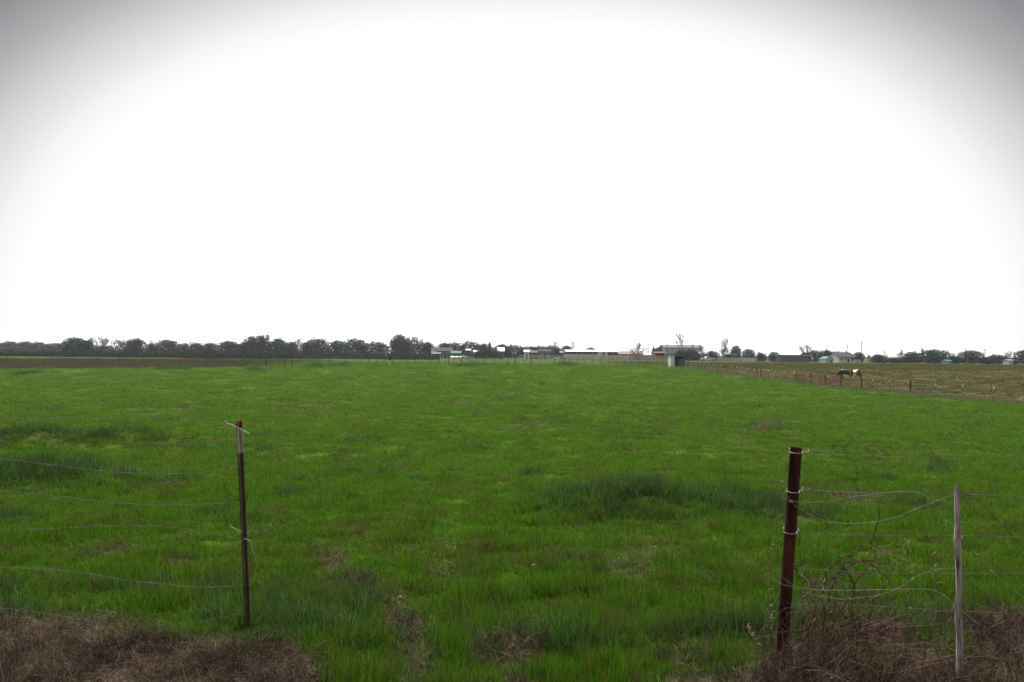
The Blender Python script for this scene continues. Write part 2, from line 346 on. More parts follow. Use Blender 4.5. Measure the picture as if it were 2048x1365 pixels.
bp = nn.new('ShaderNodeBump'); bp.inputs['Strength'].default_value = .6; bp.inputs['Distance'].default_value = .05; ll.new(gnoise(7, 6), bp.inputs['Height']); ll.new(bp.outputs[0], B.inputs['Normal'])
me.materials.append(gm)
go = bpy.data.objects.new('ground', me); COL.objects.link(go); go['kind'] = 'structure'
# ------------------------------------------------------------------ grass
def plant_mat(name, stops, nscale, nscale2, transl=.35, rnd=.25):
    """colour from a broad world noise, a finer one and a per-blade value"""
    m = bpy.data.materials.new(name); m.use_nodes = True; t = m.node_tree; nn = t.nodes; ll = t.links
    b = nn['Principled BSDF']; b.inputs['Roughness'].default_value = .75; b.inputs['Specular IOR Level'].default_value = .0; b.inputs['Roughness'].default_value = 1
    g = nn.new('ShaderNodeNewGeometry')
    a = nn.new('ShaderNodeTexNoise'); a.inputs['Scale'].default_value = nscale; a.inputs['Detail'].default_value = 4; ll.new(g.outputs['Position'], a.inputs[0])
    c = nn.new('ShaderNodeTexNoise'); c.inputs['Scale'].default_value = nscale2; c.inputs['Detail'].default_value = 3; ll.new(g.outputs['Position'], c.inputs[0])
    at = nn.new('ShaderNodeAttribute'); at.attribute_name = 'blade'
    def mt(op, x, y):
        q = nn.new('ShaderNodeMath'); q.operation = op
        for i, v in enumerate((x, y)):
            if isinstance(v, float): q.inputs[i].default_value = v
            else: ll.new(v, q.inputs[i])
        return q.outputs[0]
    f = mt('ADD', mt('MULTIPLY', a.outputs[0], .5), mt('MULTIPLY', c.outputs[0], .5))
    oi = nn.new('ShaderNodeObjectInfo'); f = mt('ADD', f, mt('MULTIPLY', mt('SUBTRACT', oi.outputs['Random'], .5), .16))
    f = mt('ADD', f, mt('MULTIPLY', mt('SUBTRACT', at.outputs['Fac'], .5), float(rnd)))
    rp = nn.new('ShaderNodeValToRGB'); e_ = rp.color_ramp.elements
    set_ramp(e_, stops)
    ll.new(f, rp.inputs[0]); ll.new(rp.outputs[0], b.inputs['Base Color'])
    tr = nn.new('ShaderNodeBsdfTranslucent'); ll.new(rp.outputs[0], tr.inputs[0]); mx = nn.new('ShaderNodeMixShader'); mx.inputs[0].default_value = transl
    ll.new(b.outputs[0], mx.inputs[1]); ll.new(tr.outputs[0], mx.inputs[2]); ll.new(mx.outputs[0], nn['Material Output'].inputs[0])
    return m
M['grass'] = plant_mat('pasture_grass_blades', [(.22, (.13, .075, .04)), (.32, (.09, .085, .022)), (.39, (.016, .058, .006)), (.50, (.042, .122, .005)), (.60, (.062, .150, .006)), (.72, (.092, .170, .010)), (.82, (.045, .105, .022))], .8, 4.5, rnd=.42)
M['tall'] = plant_mat('rank_grass_blades', [(.26, (.075, .065, .035)), (.38, (.018, .050, .015)), (.52, (.032, .086, .016)), (.68, (.070, .14, .022)), (.8, (.13, .13, .06))], .8, 4, rnd=.42)
M['dead'] = plant_mat('dead_grass_straws', [(.26, (.009, .008, .007)), (.40, (.030, .023, .019)), (.55, (.080, .054, .038)), (.70, (.155, .11, .080)), (.84, (.26, .21, .16))], 2.2, 9, .15, .5)
M['drystrip'] = plant_mat('dry_weed_stems', [(.28, (.065, .068, .04)), (.42, (.12, .09, .062)), (.56, (.15, .125, .085)), (.72, (.09, .12, .05))], .25, 1.5, .15, .4)
M['pasturew'] = plant_mat('russet_pasture_growth', [(.30, (.034, .058, .018)), (.44, (.052, .062, .022)), (.56, (.08, .060, .025)), (.68, (.13, .060, .024))], .10, .9, .15, .35)
M['hedge'] = plant_mat('grey_weed_stems', [(.28, (.06, .085, .03)), (.42, (.15, .125, .085)), (.56, (.22, .18, .14)), (.72, (.08, .12, .035))], .5, 2, .15, .4)
def clump(name, n, width, hmin, hmax, bend, spread=1.0, seg=3, tangle=0.0, seed=0, material=None):
    """unit-radius tuft: n bent tapering blades; unit height"""
    r_ = random.Random(seed); v = []; f = []; vals = []
    for i in range(n):
        a = r_.uniform(0, 2 * math.pi); q = math.sqrt(r_.random()) * spread; bx, by = q * math.cos(a), q * math.sin(a)
        h = r_.uniform(hmin, hmax); d = r_.uniform(0, 2 * math.pi); b = r_.uniform(.1, 1) * bend; fa_ = r_.uniform(0, math.pi)
        w = width * r_.uniform(.6, 1.3); wx, wy = math.cos(fa_) * w / 2, math.sin(fa_) * w / 2; val = r_.random(); n0 = len(v)
        dx, dy = math.cos(d), math.sin(d); wob = r_.uniform(-1, 1) * tangle
        for k in range(seg + 1):
            t_ = k / seg; ww = (1 - t_) ** .7 if k < seg else .06
            zz = h * (t_ - .35 * min(b, 1.4) * t_ * t_)
            if tangle: zz = h * math.sin(t_ * 2.4 + .2) * .8
            px_ = bx + dx * b * t_ * t_ + (-dy) * wob * math.sin(t_ * 3); py_ = by + dy * b * t_ * t_ + dx * wob * math.sin(t_ * 3)
            v.append((px_ - wx * ww, py_ - wy * ww, zz)); v.append((px_ + wx * ww, py_ + wy * ww, zz)); vals += [val, val]
        for k in range(seg): f.append((n0 + 2 * k, n0 + 2 * k + 1, n0 + 2 * k + 3, n0 + 2 * k + 2))
    me = bpy.data.meshes.new(name); me.from_pydata(v, [], f); me.materials.append(material)
    a_ = me.attributes.new('blade', 'FLOAT', 'POINT'); a_.data.foreach_set('value', vals)
    return me
def scatter(name, pos, rot, scl, meshes, label, cat, kind='stuff', material=None):
    """one object; geometry nodes put the tufts on its points"""
    me = bpy.data.meshes.new(name); me.vertices.add(len(pos)); me.vertices.foreach_set('co', pos.astype(np.float32).ravel())
    a = me.attributes.new('rot', 'FLOAT_VECTOR', 'POINT'); a.data.foreach_set('vector', rot.astype(np.float32).ravel())
    a = me.attributes.new('scl', 'FLOAT_VECTOR', 'POINT'); a.data.foreach_set('vector', scl.astype(np.float32).ravel())
    a = me.attributes.new('pick', 'INT', 'POINT'); a.data.foreach_set('value', rng.integers(0, len(meshes), len(pos)).astype(np.int32))
    if material: me.materials.append(material)
    o = bpy.data.objects.new(name, me); COL.objects.link(o); tag(o, label, cat, kind=kind)
    c = bpy.data.collections.new(name + '_tufts')
    for q in meshes: c.objects.link(bpy.data.objects.new(q.name, q))
    ng = bpy.data.node_groups.new(name + '_scatter', 'GeometryNodeTree')
    ng.interface.new_socket('Geometry', in_out='INPUT', socket_type='NodeSocketGeometry'); ng.interface.new_socket('Geometry', in_out='OUTPUT', socket_type='NodeSocketGeometry')
    n = ng.nodes; l = ng.links; i = n.new('NodeGroupInput'); u = n.new('NodeGroupOutput'); ip = n.new('GeometryNodeInstanceOnPoints')
    ci = n.new('GeometryNodeCollectionInfo'); ci.inputs['Collection'].default_value = c; ci.inputs['Separate Children'].default_value = True; ci.inputs['Reset Children'].default_value = True
    def na(nm, ty):
        q = n.new('GeometryNodeInputNamedAttribute'); q.data_type = ty; q.inputs['Name'].default_value = nm; return q.outputs['Attribute']
    l.new(i.outputs[0], ip.inputs['Points']); l.new(ci.outputs[0], ip.inputs['Instance']); ip.inputs['Pick Instance'].default_value = True
    l.new(na('pick', 'INT'), ip.inputs['Instance Index']); l.new(na('scl', 'FLOAT_VECTOR'), ip.inputs['Scale'])
    er = n.new('FunctionNodeEulerToRotation'); l.new(na('rot', 'FLOAT_VECTOR'), er.inputs[0]); l.new(er.outputs[0], ip.inputs['Rotation'])
    l.new(ip.outputs[0], u.inputs[0])
    md = o.modifiers.new('scatter', 'NODES'); md.node_group = ng
    return o
_pl = gpt(496, 1262); _pr = gpt(1562, 1330)
def post_gap(x, y):
    f_ = np.ones_like(x)
    for p in (_pl, _pr): f_ = np.where((np.abs(x - p.x) < .22) & (y < p.y + .03) & (y > p.y - .8), .35, f_)
    return f_
def fan(c, d0, d1, umax=.95):
    n = int(2 * umax * c * math.log(d1 / d0)); D = d0 * np.exp(rng.random(n) * math.log(d1 / d0)); u = rng.uniform(-umax, umax, n)
    return u * D + rng.uniform(-.5, .5, n), D
def rots(n, tilt=.12):
    return np.stack([rng.normal(0, tilt, n), rng.normal(0, tilt, n), rng.uniform(0, 2 * math.pi, n)], -1)
GR = [clump('grass_tuft', 40, .075, .35, 1.0, .9, 1.0, 3, 0, s, M['grass']) for s in range(5)]
x, y = fan(9500, 2.2, 165)
dm = dead_mask(x, y); bm_ = brown_mask(x, y); pmk, wmk = pasture_mask(x, y); tmk = tall_mask(x, y)
keep = (rng.random(len(x)) > dm * .74) & (rng.random(len(x)) > bm_) & (rng.random(len(x)) > pmk * .93)
x, y, dm, tmk = x[keep], y[keep], dm[keep], tmk[keep]
hgt = np.clip(.085 + .045 * smooth_noise(x, y, 1.7, 61) + .04 * smooth_noise(x, y, .5, 62), .04, .2) * (1 - .5 * dm) + .02
hgt *= np.interp(y, [0, 5, 7, 12, 40, 160], [1.35, 1.3, 1.0, .9, 1.1, 1.5])
hgt *= np.clip(1 + 1.5 * smooth_noise(x, y, 11, 63) * np.clip(14 / y, .35, 1) + 0.8 * smooth_noise(x, y, 5, 64), .6, 1.9)
rad = .075 * (y / 5) ** .9
hgt *= rng.uniform(.6, 1.4, len(x)) * post_gap(x, y)
scatter('pasture_grass', np.stack([x, y, ground_z(x, y) - .008], -1), rots(len(x)), np.stack([rad, rad, hgt], -1), GR, 'short green pasture grass covering the field', 'grass', material=M['grass'])
TL = [clump('rank_tuft', 38, .07, .45, 1.0, 1.1, 1.0, 4, 0, 20 + s, M['tall']) for s in range(4)]
x, y = fan(9500, 2.6, 160); tmk = tall_mask(x, y); dm = dead_mask(x, y)
keep = (rng.random(len(x)) < tmk * 1.0 - .15) & (rng.random(len(x)) > dm * .9); x, y, tmk = x[keep], y[keep], tmk[keep]
rad = .085 * (y / 5) ** .85; hgt = (.12 + .17 * tmk) * rng.uniform(.5, 1.5, len(x)) * post_gap(x, y) * np.interp(y, [0, 6, 9, 14, 40, 160], [.95, .95, .85, .95, 1.3, 2.2])
scatter('rank_grass', np.stack([x, y, ground_z(x, y) - .01], -1), rots(len(x), .2), np.stack([rad, rad, hgt], -1), TL, 'longer dark green grass on the hummocks and along the fence', 'grass', material=M['tall'])
DD = [clump('straw_tuft', 60, .022, .3, 1.0, 1.7, 1.1, 6, .7, 40 + s, M['dead']) for s in range(4)]
x, y = fan(15000, 2.4, 60, 1.0); dm = dead_mask(x, y); keep = rng.random(len(x)) < dm * np.interp(y, [5, 8], [1.0, .55]); x, y, dm = x[keep], y[keep], dm[keep]
rad = .10 * (y / 4.6) ** .8 * rng.uniform(.6, 1.3, len(x))
hgt = (.035 + .11 * np.clip(.45 + 1.6 * smooth_noise(x, y, 5, 71), 0, 1.3)) * rng.uniform(.6, 1.6, len(x)) * np.interp(y, [5.6, 7], [1, .6])
right = np.clip((x / y - .28) / .1, 0, 1) * (y < 6); hgt *= 1 + .15 * right
scatter('dead_grass', np.stack([x, y, ground_z(x, y) - .01], -1), rots(len(x), .35), np.stack([rad, rad, hgt], -1), DD, 'matted brown dead grass on the near bank', 'dead grass', material=M['dead'])
# upright dry stalks, sparse
x, y = fan(1500, 3.2, 9, .8); dm = dead_mask(x, y); keep = (rng.random(len(x)) < dm * .55 + .03); x, y = x[keep], y[keep]
ST = [clump('stalk_tuft', 5, .03, .5, 1.0, .9, .8, 6, .25, 60 + s, M['dead']) for s in range(4)]
hgt = rng.uniform(.12, .34, len(x)) * (1 + .6 * np.clip((x / y - .3) / .1, 0, 1))
scatter('dry_stalks', np.stack([x, y, ground_z(x, y)], -1), rots(len(x), .25), np.stack([np.full(len(x), .10), np.full(len(x), .10), hgt], -1), ST, 'thin dry stalks standing out of the dead grass', 'dead grass', material=M['dead'])
# dry weeds beyond the left end of the field
WD = [clump('weed_tuft', 40, .05, .5, 1.0, .45, 1.0, 3, 0, 80 + s, M['drystrip']) for s in range(4)]
n = 26000; y = rng.uniform(100, 190, n); x = rng.uniform(-130, 0, n); k = rng.random(n) < brown_mask(x, y); x, y = x[k], y[k]
hgt = rng.uniform(.35, .95, len(x)) * (1 + .9 * smooth_noise(x, y, .35, 91))
scatter('dry_weeds', np.stack([x, y, ground_z(x, y)], -1), rots(len(x), .1), np.stack([np.full(len(x), .55), np.full(len(x), .55), hgt], -1), WD, 'band of tall reddish brown weeds behind the pipe fence at left', 'weeds', material=M['drystrip'])
PW = [clump('russet_tuft', 36, .05, .5, 1.0, .5, 1.0, 3, 0, 90 + s, M['pasturew']) for s in range(4)]
n = 42000; y = 30 * np.exp(rng.random(n) * math.log(235 / 30)); x = rng.uniform(25, 200, n); k = (rng.random(n) < pasture_mask(x, y)[0] * .9) & (x < y * .95 + 6); x, y = x[k], y[k]
hgt = rng.uniform(.06, .22, len(x)) * (1 + .5 * smooth_noise(x, y, .2, 92))
rr = .3 + .006 * y
scatter('russet_weeds', np.stack([x, y, ground_z(x, y)], -1), rots(len(x), .1), np.stack([rr, rr, hgt], -1), PW, 'low russet and olive growth over the pasture beyond the right fence', 'weeds', material=M['pasturew'])
HW = [clump('fence_weed_tuft', 36, .045, .4, 1.0, .8, 1.0, 3, .1, 95 + s, M['hedge']) for s in range(4)]
n = 3800; y = 30 * np.exp(rng.random(n) * math.log(128 / 30)); x = FA + FB * y + rng.normal(-.1, .85, n)
hgt = rng.uniform(.08, .38, n) ** 1.2 * np.exp(-((x - FA - FB * y + .1) / 1.3) ** 2)
scatter('fence_weeds', np.stack([x, y, ground_z(x, y)], -1), rots(n, .15), np.stack([np.full(n, .4), np.full(n, .4), hgt + .05], -1), HW, 'grey tangled weeds grown up along the foot of the right fence', 'weeds', material=M['hedge'])
#@@OBJECTS@@
# ------------------------------------------------------------------ near fence, left part
def wire_mb(pts_px, D, rad=.0016, barbs=True, dz=None, sides=4, jit=0.004, seed=0):
    r_ = random.Random(seed); ps = [atD(px, py, D + (dz[i] if dz else 0)) for i, (px, py) in enumerate(pts_px)]
    c = catmull(ps, 8); mb = MB()
    c = [p + Vector((0, r_.uniform(-1, 1) * jit, r_.uniform(-1, 1) * jit * .5)) for p in c]
    mb.tube(c, rad, sides)
    if barbs:
        acc = 0; nxt = .06
        for a, b in zip(c[:-1], c[1:]):
            l_ = (b - a).length
            while acc + l_ > nxt:
                p = a.lerp(b, (nxt - acc) / l_); d = (b - a).normalized()
                for k in range(2):
                    q = Vector((r_.uniform(-1, 1), r_.uniform(-1, 1), r_.uniform(-1, 1))).normalized(); q = (q - d * q.dot(d)).normalized()
                    mb.tube([p - q * .011, p + d * .003, p + q * .011], [rad * .6, rad * 1.3, rad * .6], 3)
                nxt += .125
            acc += l_
    return mb
DL = solve(496, 1262)
top = atD(478, 842, DL); bot = atD(496, 1262, DL); bot.z = gz(bot.x, bot.y)
lf = empty('barbed_wire_fence', bot, 'near barbed wire fence with sagging strands on one leaning steel post at left', 'fence')
def world_part(mb, name, mt, parent, base, **k):
    return mb.build(name, mt, parent, off=tuple(base), **k)
ax = (top - bot).normalized(); side = Vector((1, 0, 0)); side = (side - ax * side.dot(ax)).normalized(); dep = ax.cross(side) * -1
def t_section(p0, p1, w=.036, d=.034, th=.005):
    mb = MB(); n = 0
    prof = [(-w / 2, -th), (w / 2, -th), (w / 2, 0), (th / 2, 0), (th / 2, d), (-th / 2, d), (-th / 2, 0), (-w / 2, 0)]
    for p in (p0, p1):
        for (a, b) in prof: mb.v.append(tuple(p + side * a + dep * b))
    k = len(prof)
    for i in range(k): j = (i + 1) % k; mb.f.append((i, j, k + j, k + i))
    mb.f += [tuple(range(k))[::-1], tuple(range(k, 2 * k))]
    return mb
Lp = (top - bot).length
tp = world_part(t_section(bot - ax * .2, bot + ax * (Lp * .845)), 'steel_post', M['tpost'], lf, bot)
q = world_part(t_section(bot + ax * (Lp * .845), bot + ax * (Lp * .965), .037), 'pale_tip', M['tip'], tp, bot)
q = world_part(t_section(bot + ax * (Lp * .965), top, .038), 'rusted_end', M['tiprust'], tp, bot)
st_ = MB()
for k in range(22):
    p = bot + ax * (.1 + k * .052); st_.box(0, 0, 0, 0, 0, 0) if 0 else None
    c = p - dep * .007; n0 = len(st_.v)
    for dx_, dz_ in ((-.008, 0), (.008, 0), (.008, .016), (-.008, .016)):
        st_.v.append(tuple(c + side * dx_ + ax * dz_)); 
    for dx_, dz_ in ((-.006, 0), (.006, 0), (.006, .012), (-.006, .012)):
        st_.v.append(tuple(c - dep * .005 + side * dx_ + ax * dz_))
    st_.f += [tuple(n0 + i for i in z) for z in ((4, 5, 6, 7), (0, 1, 5, 4), (1, 2, 6, 5), (2, 3, 7, 6), (3, 0, 4, 7))]
world_part(st_, 'stud', M['tpost'], tp, bot, kind='stuff')
LW = [[(-160, 842), (0, 838), (130, 838), (300, 835), (380, 838), (440, 850), (478, 862)],
      [(-160, 905), (0, 918), (90, 928), (180, 940), (270, 947), (350, 948), (420, 944), (481, 932)],
      [(-160, 975), (0, 983), (90, 990), (200, 1003), (290, 1009), (400, 1009), (485, 1003)],
      [(-160, 1066), (0, 1061), (80, 1058), (180, 1054), (290, 1052), (350, 1056), (420, 1068), (489, 1079)],
      [(-160, 1134), (0, 1136), (80, 1138), (160, 1145), (250, 1160), (320, 1168), (400, 1174), (500, 1171)],
      [(-160, 1205), (0, 1216), (80, 1226), (170, 1240), (240, 1247), (340, 1249), (400, 1243), (460, 1232), (494, 1226)]]
for i, w in enumerate(LW):
    world_part(wire_mb(w, DL - .02, .0016, seed=i), 'wire', M['wire'], lf, bot)
for w, mt, rd in (([(450, 841), (455, 847), (465, 850), (478, 857), (500, 868)], 'wirenew', .002), ([(440, 886), (446, 889), (454, 902)], 'wiredark', .0015),
              ([(447, 960), (450, 976), (463, 990), (476, 1001), (490, 1004), (495, 996), (492, 985)], 'wiredark', .002), ([(482, 932), (490, 928), (493, 922)], 'wiredark', .002),
              ([(460, 1048), (461, 1052), (468, 1057), (484, 1064)], 'wirenew', .002), ([(488, 1078), (500, 1082), (505, 1100), (509, 1110)], 'wirenew', .0016),
              ([(484, 1100), (496, 1105), (503, 1125), (505, 1150)], 'wiredark', .0015), ([(470, 1150), (466, 1175), (467, 1195)], 'wiredark', .0015)):
    world_part(wire_mb(w, DL - .035, rd, barbs=False, jit=0), 'wire_end', M[mt], lf, bot)
# ------------------------------------------------------------------ near fence, right part
DR = solve(1562, 1330)
rb = atD(1562, 1330, DR); rb.z = gz(rb.x, rb.y); rt = atD(1592, 895, DR + .03)
rf = empty('pipe_and_stake_fence', rb, 'near wire fence at right with rusty round pipe post, weathered stake and looped loose wires', 'fence')
axr = (rt - rb).normalized(); mb = MB()
r0 = .0325
mb.tube([rb - axr * .25] + [rb.lerp(rt, k / 10) for k in range(11)], r0, 22, cap=False)
mb.tube([rt, rt - axr * .25], r0 - .005, 22, cap=False)
nn0 = len(mb.v); # rim
pa = axr.cross(Vector((0, 1, 0))).normalized(); pb_ = axr.cross(pa)
for k in range(22):
    th = 2 * math.pi * k / 22; d_ = pa * math.cos(th) + pb_ * math.sin(th); mb.v += [tuple(rt + d_ * r0), tuple(rt + d_ * (r0 - .005))]
for k in range(22):
    j = (k + 1) % 22; mb.f.append((nn0 + 2 * k, nn0 + 2 * j, nn0 + 2 * j + 1, nn0 + 2 * k + 1))
pp = world_part(mb, 'pipe_post', M['rust'], rf, rb, smooth=True)
def ring(px_l, px_r, py_l, py_mid, py_r, hook=True):
    c = rb.lerp(rt, (1330 - py_mid) / 435.0); D = c.y
    xl = atD(px_l, py_l, D); xr = atD(px_r, py_r, D); pts = [xl + Vector((0, .01, .006)), xl]
    for k in range(0, 9):
        th = math.pi * (1 + k / 8); pts.append(c + Vector((math.cos(th) * (r0 + .003), math.sin(th) * (r0 + .003), 0)) + Vector((0, 0, -.005 * math.sin(math.pi * k / 8))))
    pts += [xr, xr + Vector((.004, .01, .014))]
    m_ = MB(); m_.tube(catmull(pts, 3), .0019, 5); return m_
for a in ((1580, 1616, 899, 904, 904), (1575, 1605, 979, 983, 980), (1568, 1597, 1058, 1065, 1062)):
    world_part(ring(*a), 'wire_tie', M['wirenew'], rf, rb)
DW = DR + .045
RW = [[(1606, 902), (1700, 905), (1850, 909), (1950, 912), (2200, 922)], [(1600, 980), (1700, 985), (1820, 986), (1914, 989), (2200, 997)],
      [(1592, 1062), (1700, 1069), (1850, 1071), (2200, 1076)], [(1588, 1136), (1700, 1144), (1850, 1147), (2200, 1145)],
      [(1578, 1208), (1680, 1210), (1780, 1214), (1860, 1220), (1916, 1224), (2200, 1231)], [(1572, 1286), (1700, 1292), (1916, 1322), (2200, 1333)]]
for i, w in enumerate(RW): world_part(wire_mb(w, DW, .0015, seed=30 + i), 'wire', M['wire'], rf, rb)
LOOPS = [([(1580, 908), (1566, 920), (1562, 945), (1566, 970), (1580, 1000), (1605, 1022), (1650, 1042), (1690, 1047), (1740, 1045), (1790, 1035), (1840, 1015), (1880, 999), (1912, 988)], 'loop', .0015, -.1),
         ([(1560, 984), (1563, 994), (1578, 1002), (1610, 1005), (1660, 1003), (1700, 995), (1750, 988), (1810, 983), (1845, 988), (1870, 1012), (1905, 1056), (1945, 1100), (1990, 1148), (2040, 1190), (2120, 1260)], 'loop', .0015, -.11),
         ([(1552, 1068), (1543, 1100), (1550, 1130), (1565, 1155), (1585, 1170), (1610, 1185), (1650, 1195), (1700, 1198), (1760, 1190), (1800, 1175), (1830, 1155), (1870, 1140), (1912, 1136)], 'loop', .0015, -.1),
         ([(1541, 1146), (1543, 1155), (1560, 1167), (1590, 1175), (1640, 1180), (1700, 1181), (1800, 1179), (1860, 1180), (1890, 1192), (1915, 1216), (1960, 1250)], 'loop', .0018, -.11),
         ([(1918, 984), (1940, 992), (1965, 1010), (2000, 1048), (2050, 1100), (2120, 1180)], 'wiredark', .002, .02),
         ([(1922, 1148), (1945, 1168), (1985, 1210), (2030, 1255), (2090, 1330)], 'wiredark', .002, .02)]
for i, (w, mt, rd, dd) in enumerate(LOOPS): world_part(wire_mb(w, DW + dd, rd, barbs=(i != 3), seed=50 + i), 'loose_wire', M[mt], rf, rb)
# weathered stake
DK = solve(1921, 1385); s0 = atD(1921, 1400, DK); s1 = atD(1914, 970, DK + .03); s0.z = gz(s0.x, s0.y) - .05
mb = MB(); n_ = 16; r_ = random.Random(5); pts = []; rads = []
for k in range(n_ + 1):
    p = s0.lerp(s1, k / n_); pts.append(p + Vector((r_.uniform(-1, 1) * .003, r_.uniform(-1, 1) * .003, 0))); rads.append((.019 - .004 * k / n_) * r_.uniform(.86, 1.12))
rads[-1] = .005; rads[-2] = .012
mb.tube(pts, rads, 7); world_part(mb, 'wooden_stake', M['stake'], rf, rb)
mb = MB(); mb.tube([s1 - Vector((.004, 0, .05)), s1 + Vector((-.002, -.002, .022))], [.006, .001], 4); mb.tube([s1 + Vector((.006, 0, -.05)), s1 + Vector((.007, 0, .008))], [.005, .001], 4)
world_part(mb, 'splinter', M['stake'], rf, rb)
# ------------------------------------------------------------------ briar tangle between pipe post and stake
bb = gpt(1660, 1320); bo = empty('briar_bush', bb, 'leafless brown briar tangle growing through the wires between pipe post and stake', 'bush')
def stem(pts, D, r_a, r_b, jit=.012, seed=0):
    r_ = random.Random(seed); ps = [atD(px, py, D) + Vector((0, r_.uniform(-.06, .06), 0)) for px, py in pts]; c = catmull(ps, 5)
    c = [p + Vector((r_.uniform(-jit, jit), r_.uniform(-jit, jit), r_.uniform(-jit, jit))) for p in c]
    return c, [r_a + (r_b - r_a) * k / (len(c) - 1) for k in range(len(c))]
STEMS = [[(1640, 1330), (1650, 1260), (1655, 1200), (1668, 1155), (1700, 1130), (1745, 1118), (1795, 1100), (1810, 1092)], [(1640, 1185), (1660, 1150), (1690, 1120), (1720, 1100), (1745, 1090)],
         [(1650, 1330), (1680, 1240), (1700, 1180), (1690, 1140), (1720, 1125), (1760, 1140), (1780, 1165)], [(1600, 1190), (1640, 1175), (1670, 1150), (1700, 1110)],
         [(1700, 1330), (1705, 1270), (1700, 1200), (1712, 1150), (1745, 1110), (1750, 1090)], [(1620, 1320), (1625, 1240), (1655, 1190), (1680, 1160)],
         [(1745, 1115), (1752, 1080), (1757, 1040), (1753, 1020), (1745, 1000), (1728, 992), (1714, 978), (1716, 962), (1711, 935), (1694, 902), (1700, 878), (1707, 853)],
         [(1590, 1320), (1610, 1260), (1650, 1230), (1690, 1230)], [(1590, 1130), (1600, 1145), (1612, 1160), (1640, 1175)], [(1690, 1330), (1720, 1270), (1700, 1220), (1660, 1200)]]
for i, w in enumerate(STEMS):
    c, rr = stem(w, DR + .12, .006 if i != 6 else .003, .002, .008 if i != 6 else .003, seed=i); mb = MB(); mb.tube(c, rr, 5)
    r_ = random.Random(i)
    for k in range(3, len(c) - 1, 1):
        if r_.random() < .75:
            p = c[k]; d = Vector((r_.uniform(-1, 1), r_.uniform(-.5, .5), r_.uniform(-.3, 1))).normalized(); l_ = r_.uniform(.03, .16); pts = [p]
            for j in range(5): d = (d + Vector((r_.uniform(-.5, .5), r_.uniform(-.4, .4), r_.uniform(-.6, .4)))).normalized(); pts.append(pts[-1] + d * l_ / 5)
            if i != 6: mb.tube(pts, [.0022, .002, .0017, .0014, .001, .0008], 3, cap=False)
    world_part(mb, 'stem', M['briar'], bo, bb)
mb = MB(); r_ = random.Random(99)
for k in range(900):
    u = r_.choice((r_.gauss(.40, .045), r_.uniform(.33, .50), r_.uniform(.33, .68))); y = r_.uniform(3.9, 4.9); p = Vector((u * y, y, gz(u * y, y))); top_ = (.08 + .5 * r_.random() ** 1.6) * (1 if u < .5 else .6)
    d = Vector((r_.gauss(0, .4), r_.gauss(0, .3), 1)).normalized(); pts = [p]
    for j in range(8): d = (d + Vector((r_.gauss(0, .35), r_.gauss(0, .3), r_.gauss(-.05, .25)))).normalized(); pts.append(pts[-1] + d * top_ / 6)
    a = r_.uniform(.0010, .0024); mb.tube(pts, [a * (1 - .09 * j) for j in range(9)], 3, cap=False)
world_part(mb, 'twig', M['briar'], bo, bb, kind='stuff')
# pale dry stems standing beside stake and post
for i, (w, lab) in enumerate((([(1808, 1330), (1812, 1240), (1822, 1180), (1818, 1120), (1812, 1085)], 'pale dry weed stalk standing just left of the weathered stake'),
             ([(1868, 1330), (1862, 1250), (1872, 1180), (1868, 1135), (1866, 1110)], 'tall pale seed stalk close beside the weathered stake, above the dead grass'),
             ([(1580, 1340), (1556, 1300), (1540, 1260), (1538, 1230), (1535, 1170)], 'thin pale stalk leaning at the foot of the rusty pipe post'),
             ([(1545, 1330), (1525, 1300), (1505, 1275), (1493, 1256)], 'short broken straw leaning left of the rusty pipe post'))):
    b = atD(*w[0], DR + .05); b.z = gz(b.x, b.y); pts = [b] + [atD(px, py, DR + .05) for px, py in w[1:]]; c = catmull(pts, 4)
    mb = MB(); mb.tube(c, [.0035 * (1 - .7 * k / (len(c) - 1)) for k in range(len(c))], 4); r_ = random.Random(i)
    e0 = empty('dry_stalk', b, lab, 'stalk'); world_part(mb, 'stem', M['dead'] if 0 else M['stalk'] if 'stalk' in M else M['stake'], e0, b)
    mb = MB()
    for k in range(len(c) // 2, len(c)):
        for j in range(3):
            d = Vector((r_.uniform(-1, 1), r_.uniform(-1, 1), r_.uniform(.2, 1))).normalized() * r_.uniform(.015, .05); mb.tube([c[k], c[k] + d * .6, c[k] + d + Vector((0, 0, -.006))], [.0012, .002, .0006], 3)
    world_part(mb, 'seed_head', M['stalk'], e0, b, kind='stuff')
# small stones and litter in the near field
for i, (px, py, sz, lab) in enumerate(((800, 1210, .016, 'pale stone lying beside the worn brown trail'), (1263, 1000, .035, 'pale stone on the dark hollow of the big grass hummock'), (1252, 1009, .025, 'small pale stone just left of the one in the dark hollow of the hummock'), (1068, 1143, .02, 'small pale stone lying alone in the grass in mid field'), (1730, 913, .03, 'tiny yellowish stone in the grass behind the top wire at right'))):
    p = gpt(px, py); mb = MB(); r_ = random.Random(i); mb.tube([p + Vector((-sz, 0, .01)), p + Vector((-sz * .7, 0, .03)), p + Vector((0, .01, .04)), p + Vector((sz * .7, 0, .03)), p + Vector((sz, 0, .012))], [sz * .2, sz * .6, sz * .7, sz * .5, sz * .15], 6)
    o = mb.build('stone', M['stone'] if 'stone' in M else M['tip'], None, smooth=True, off=tuple(p)); o.location = p; tag(o, lab, 'stone', 'small stones in the grass')
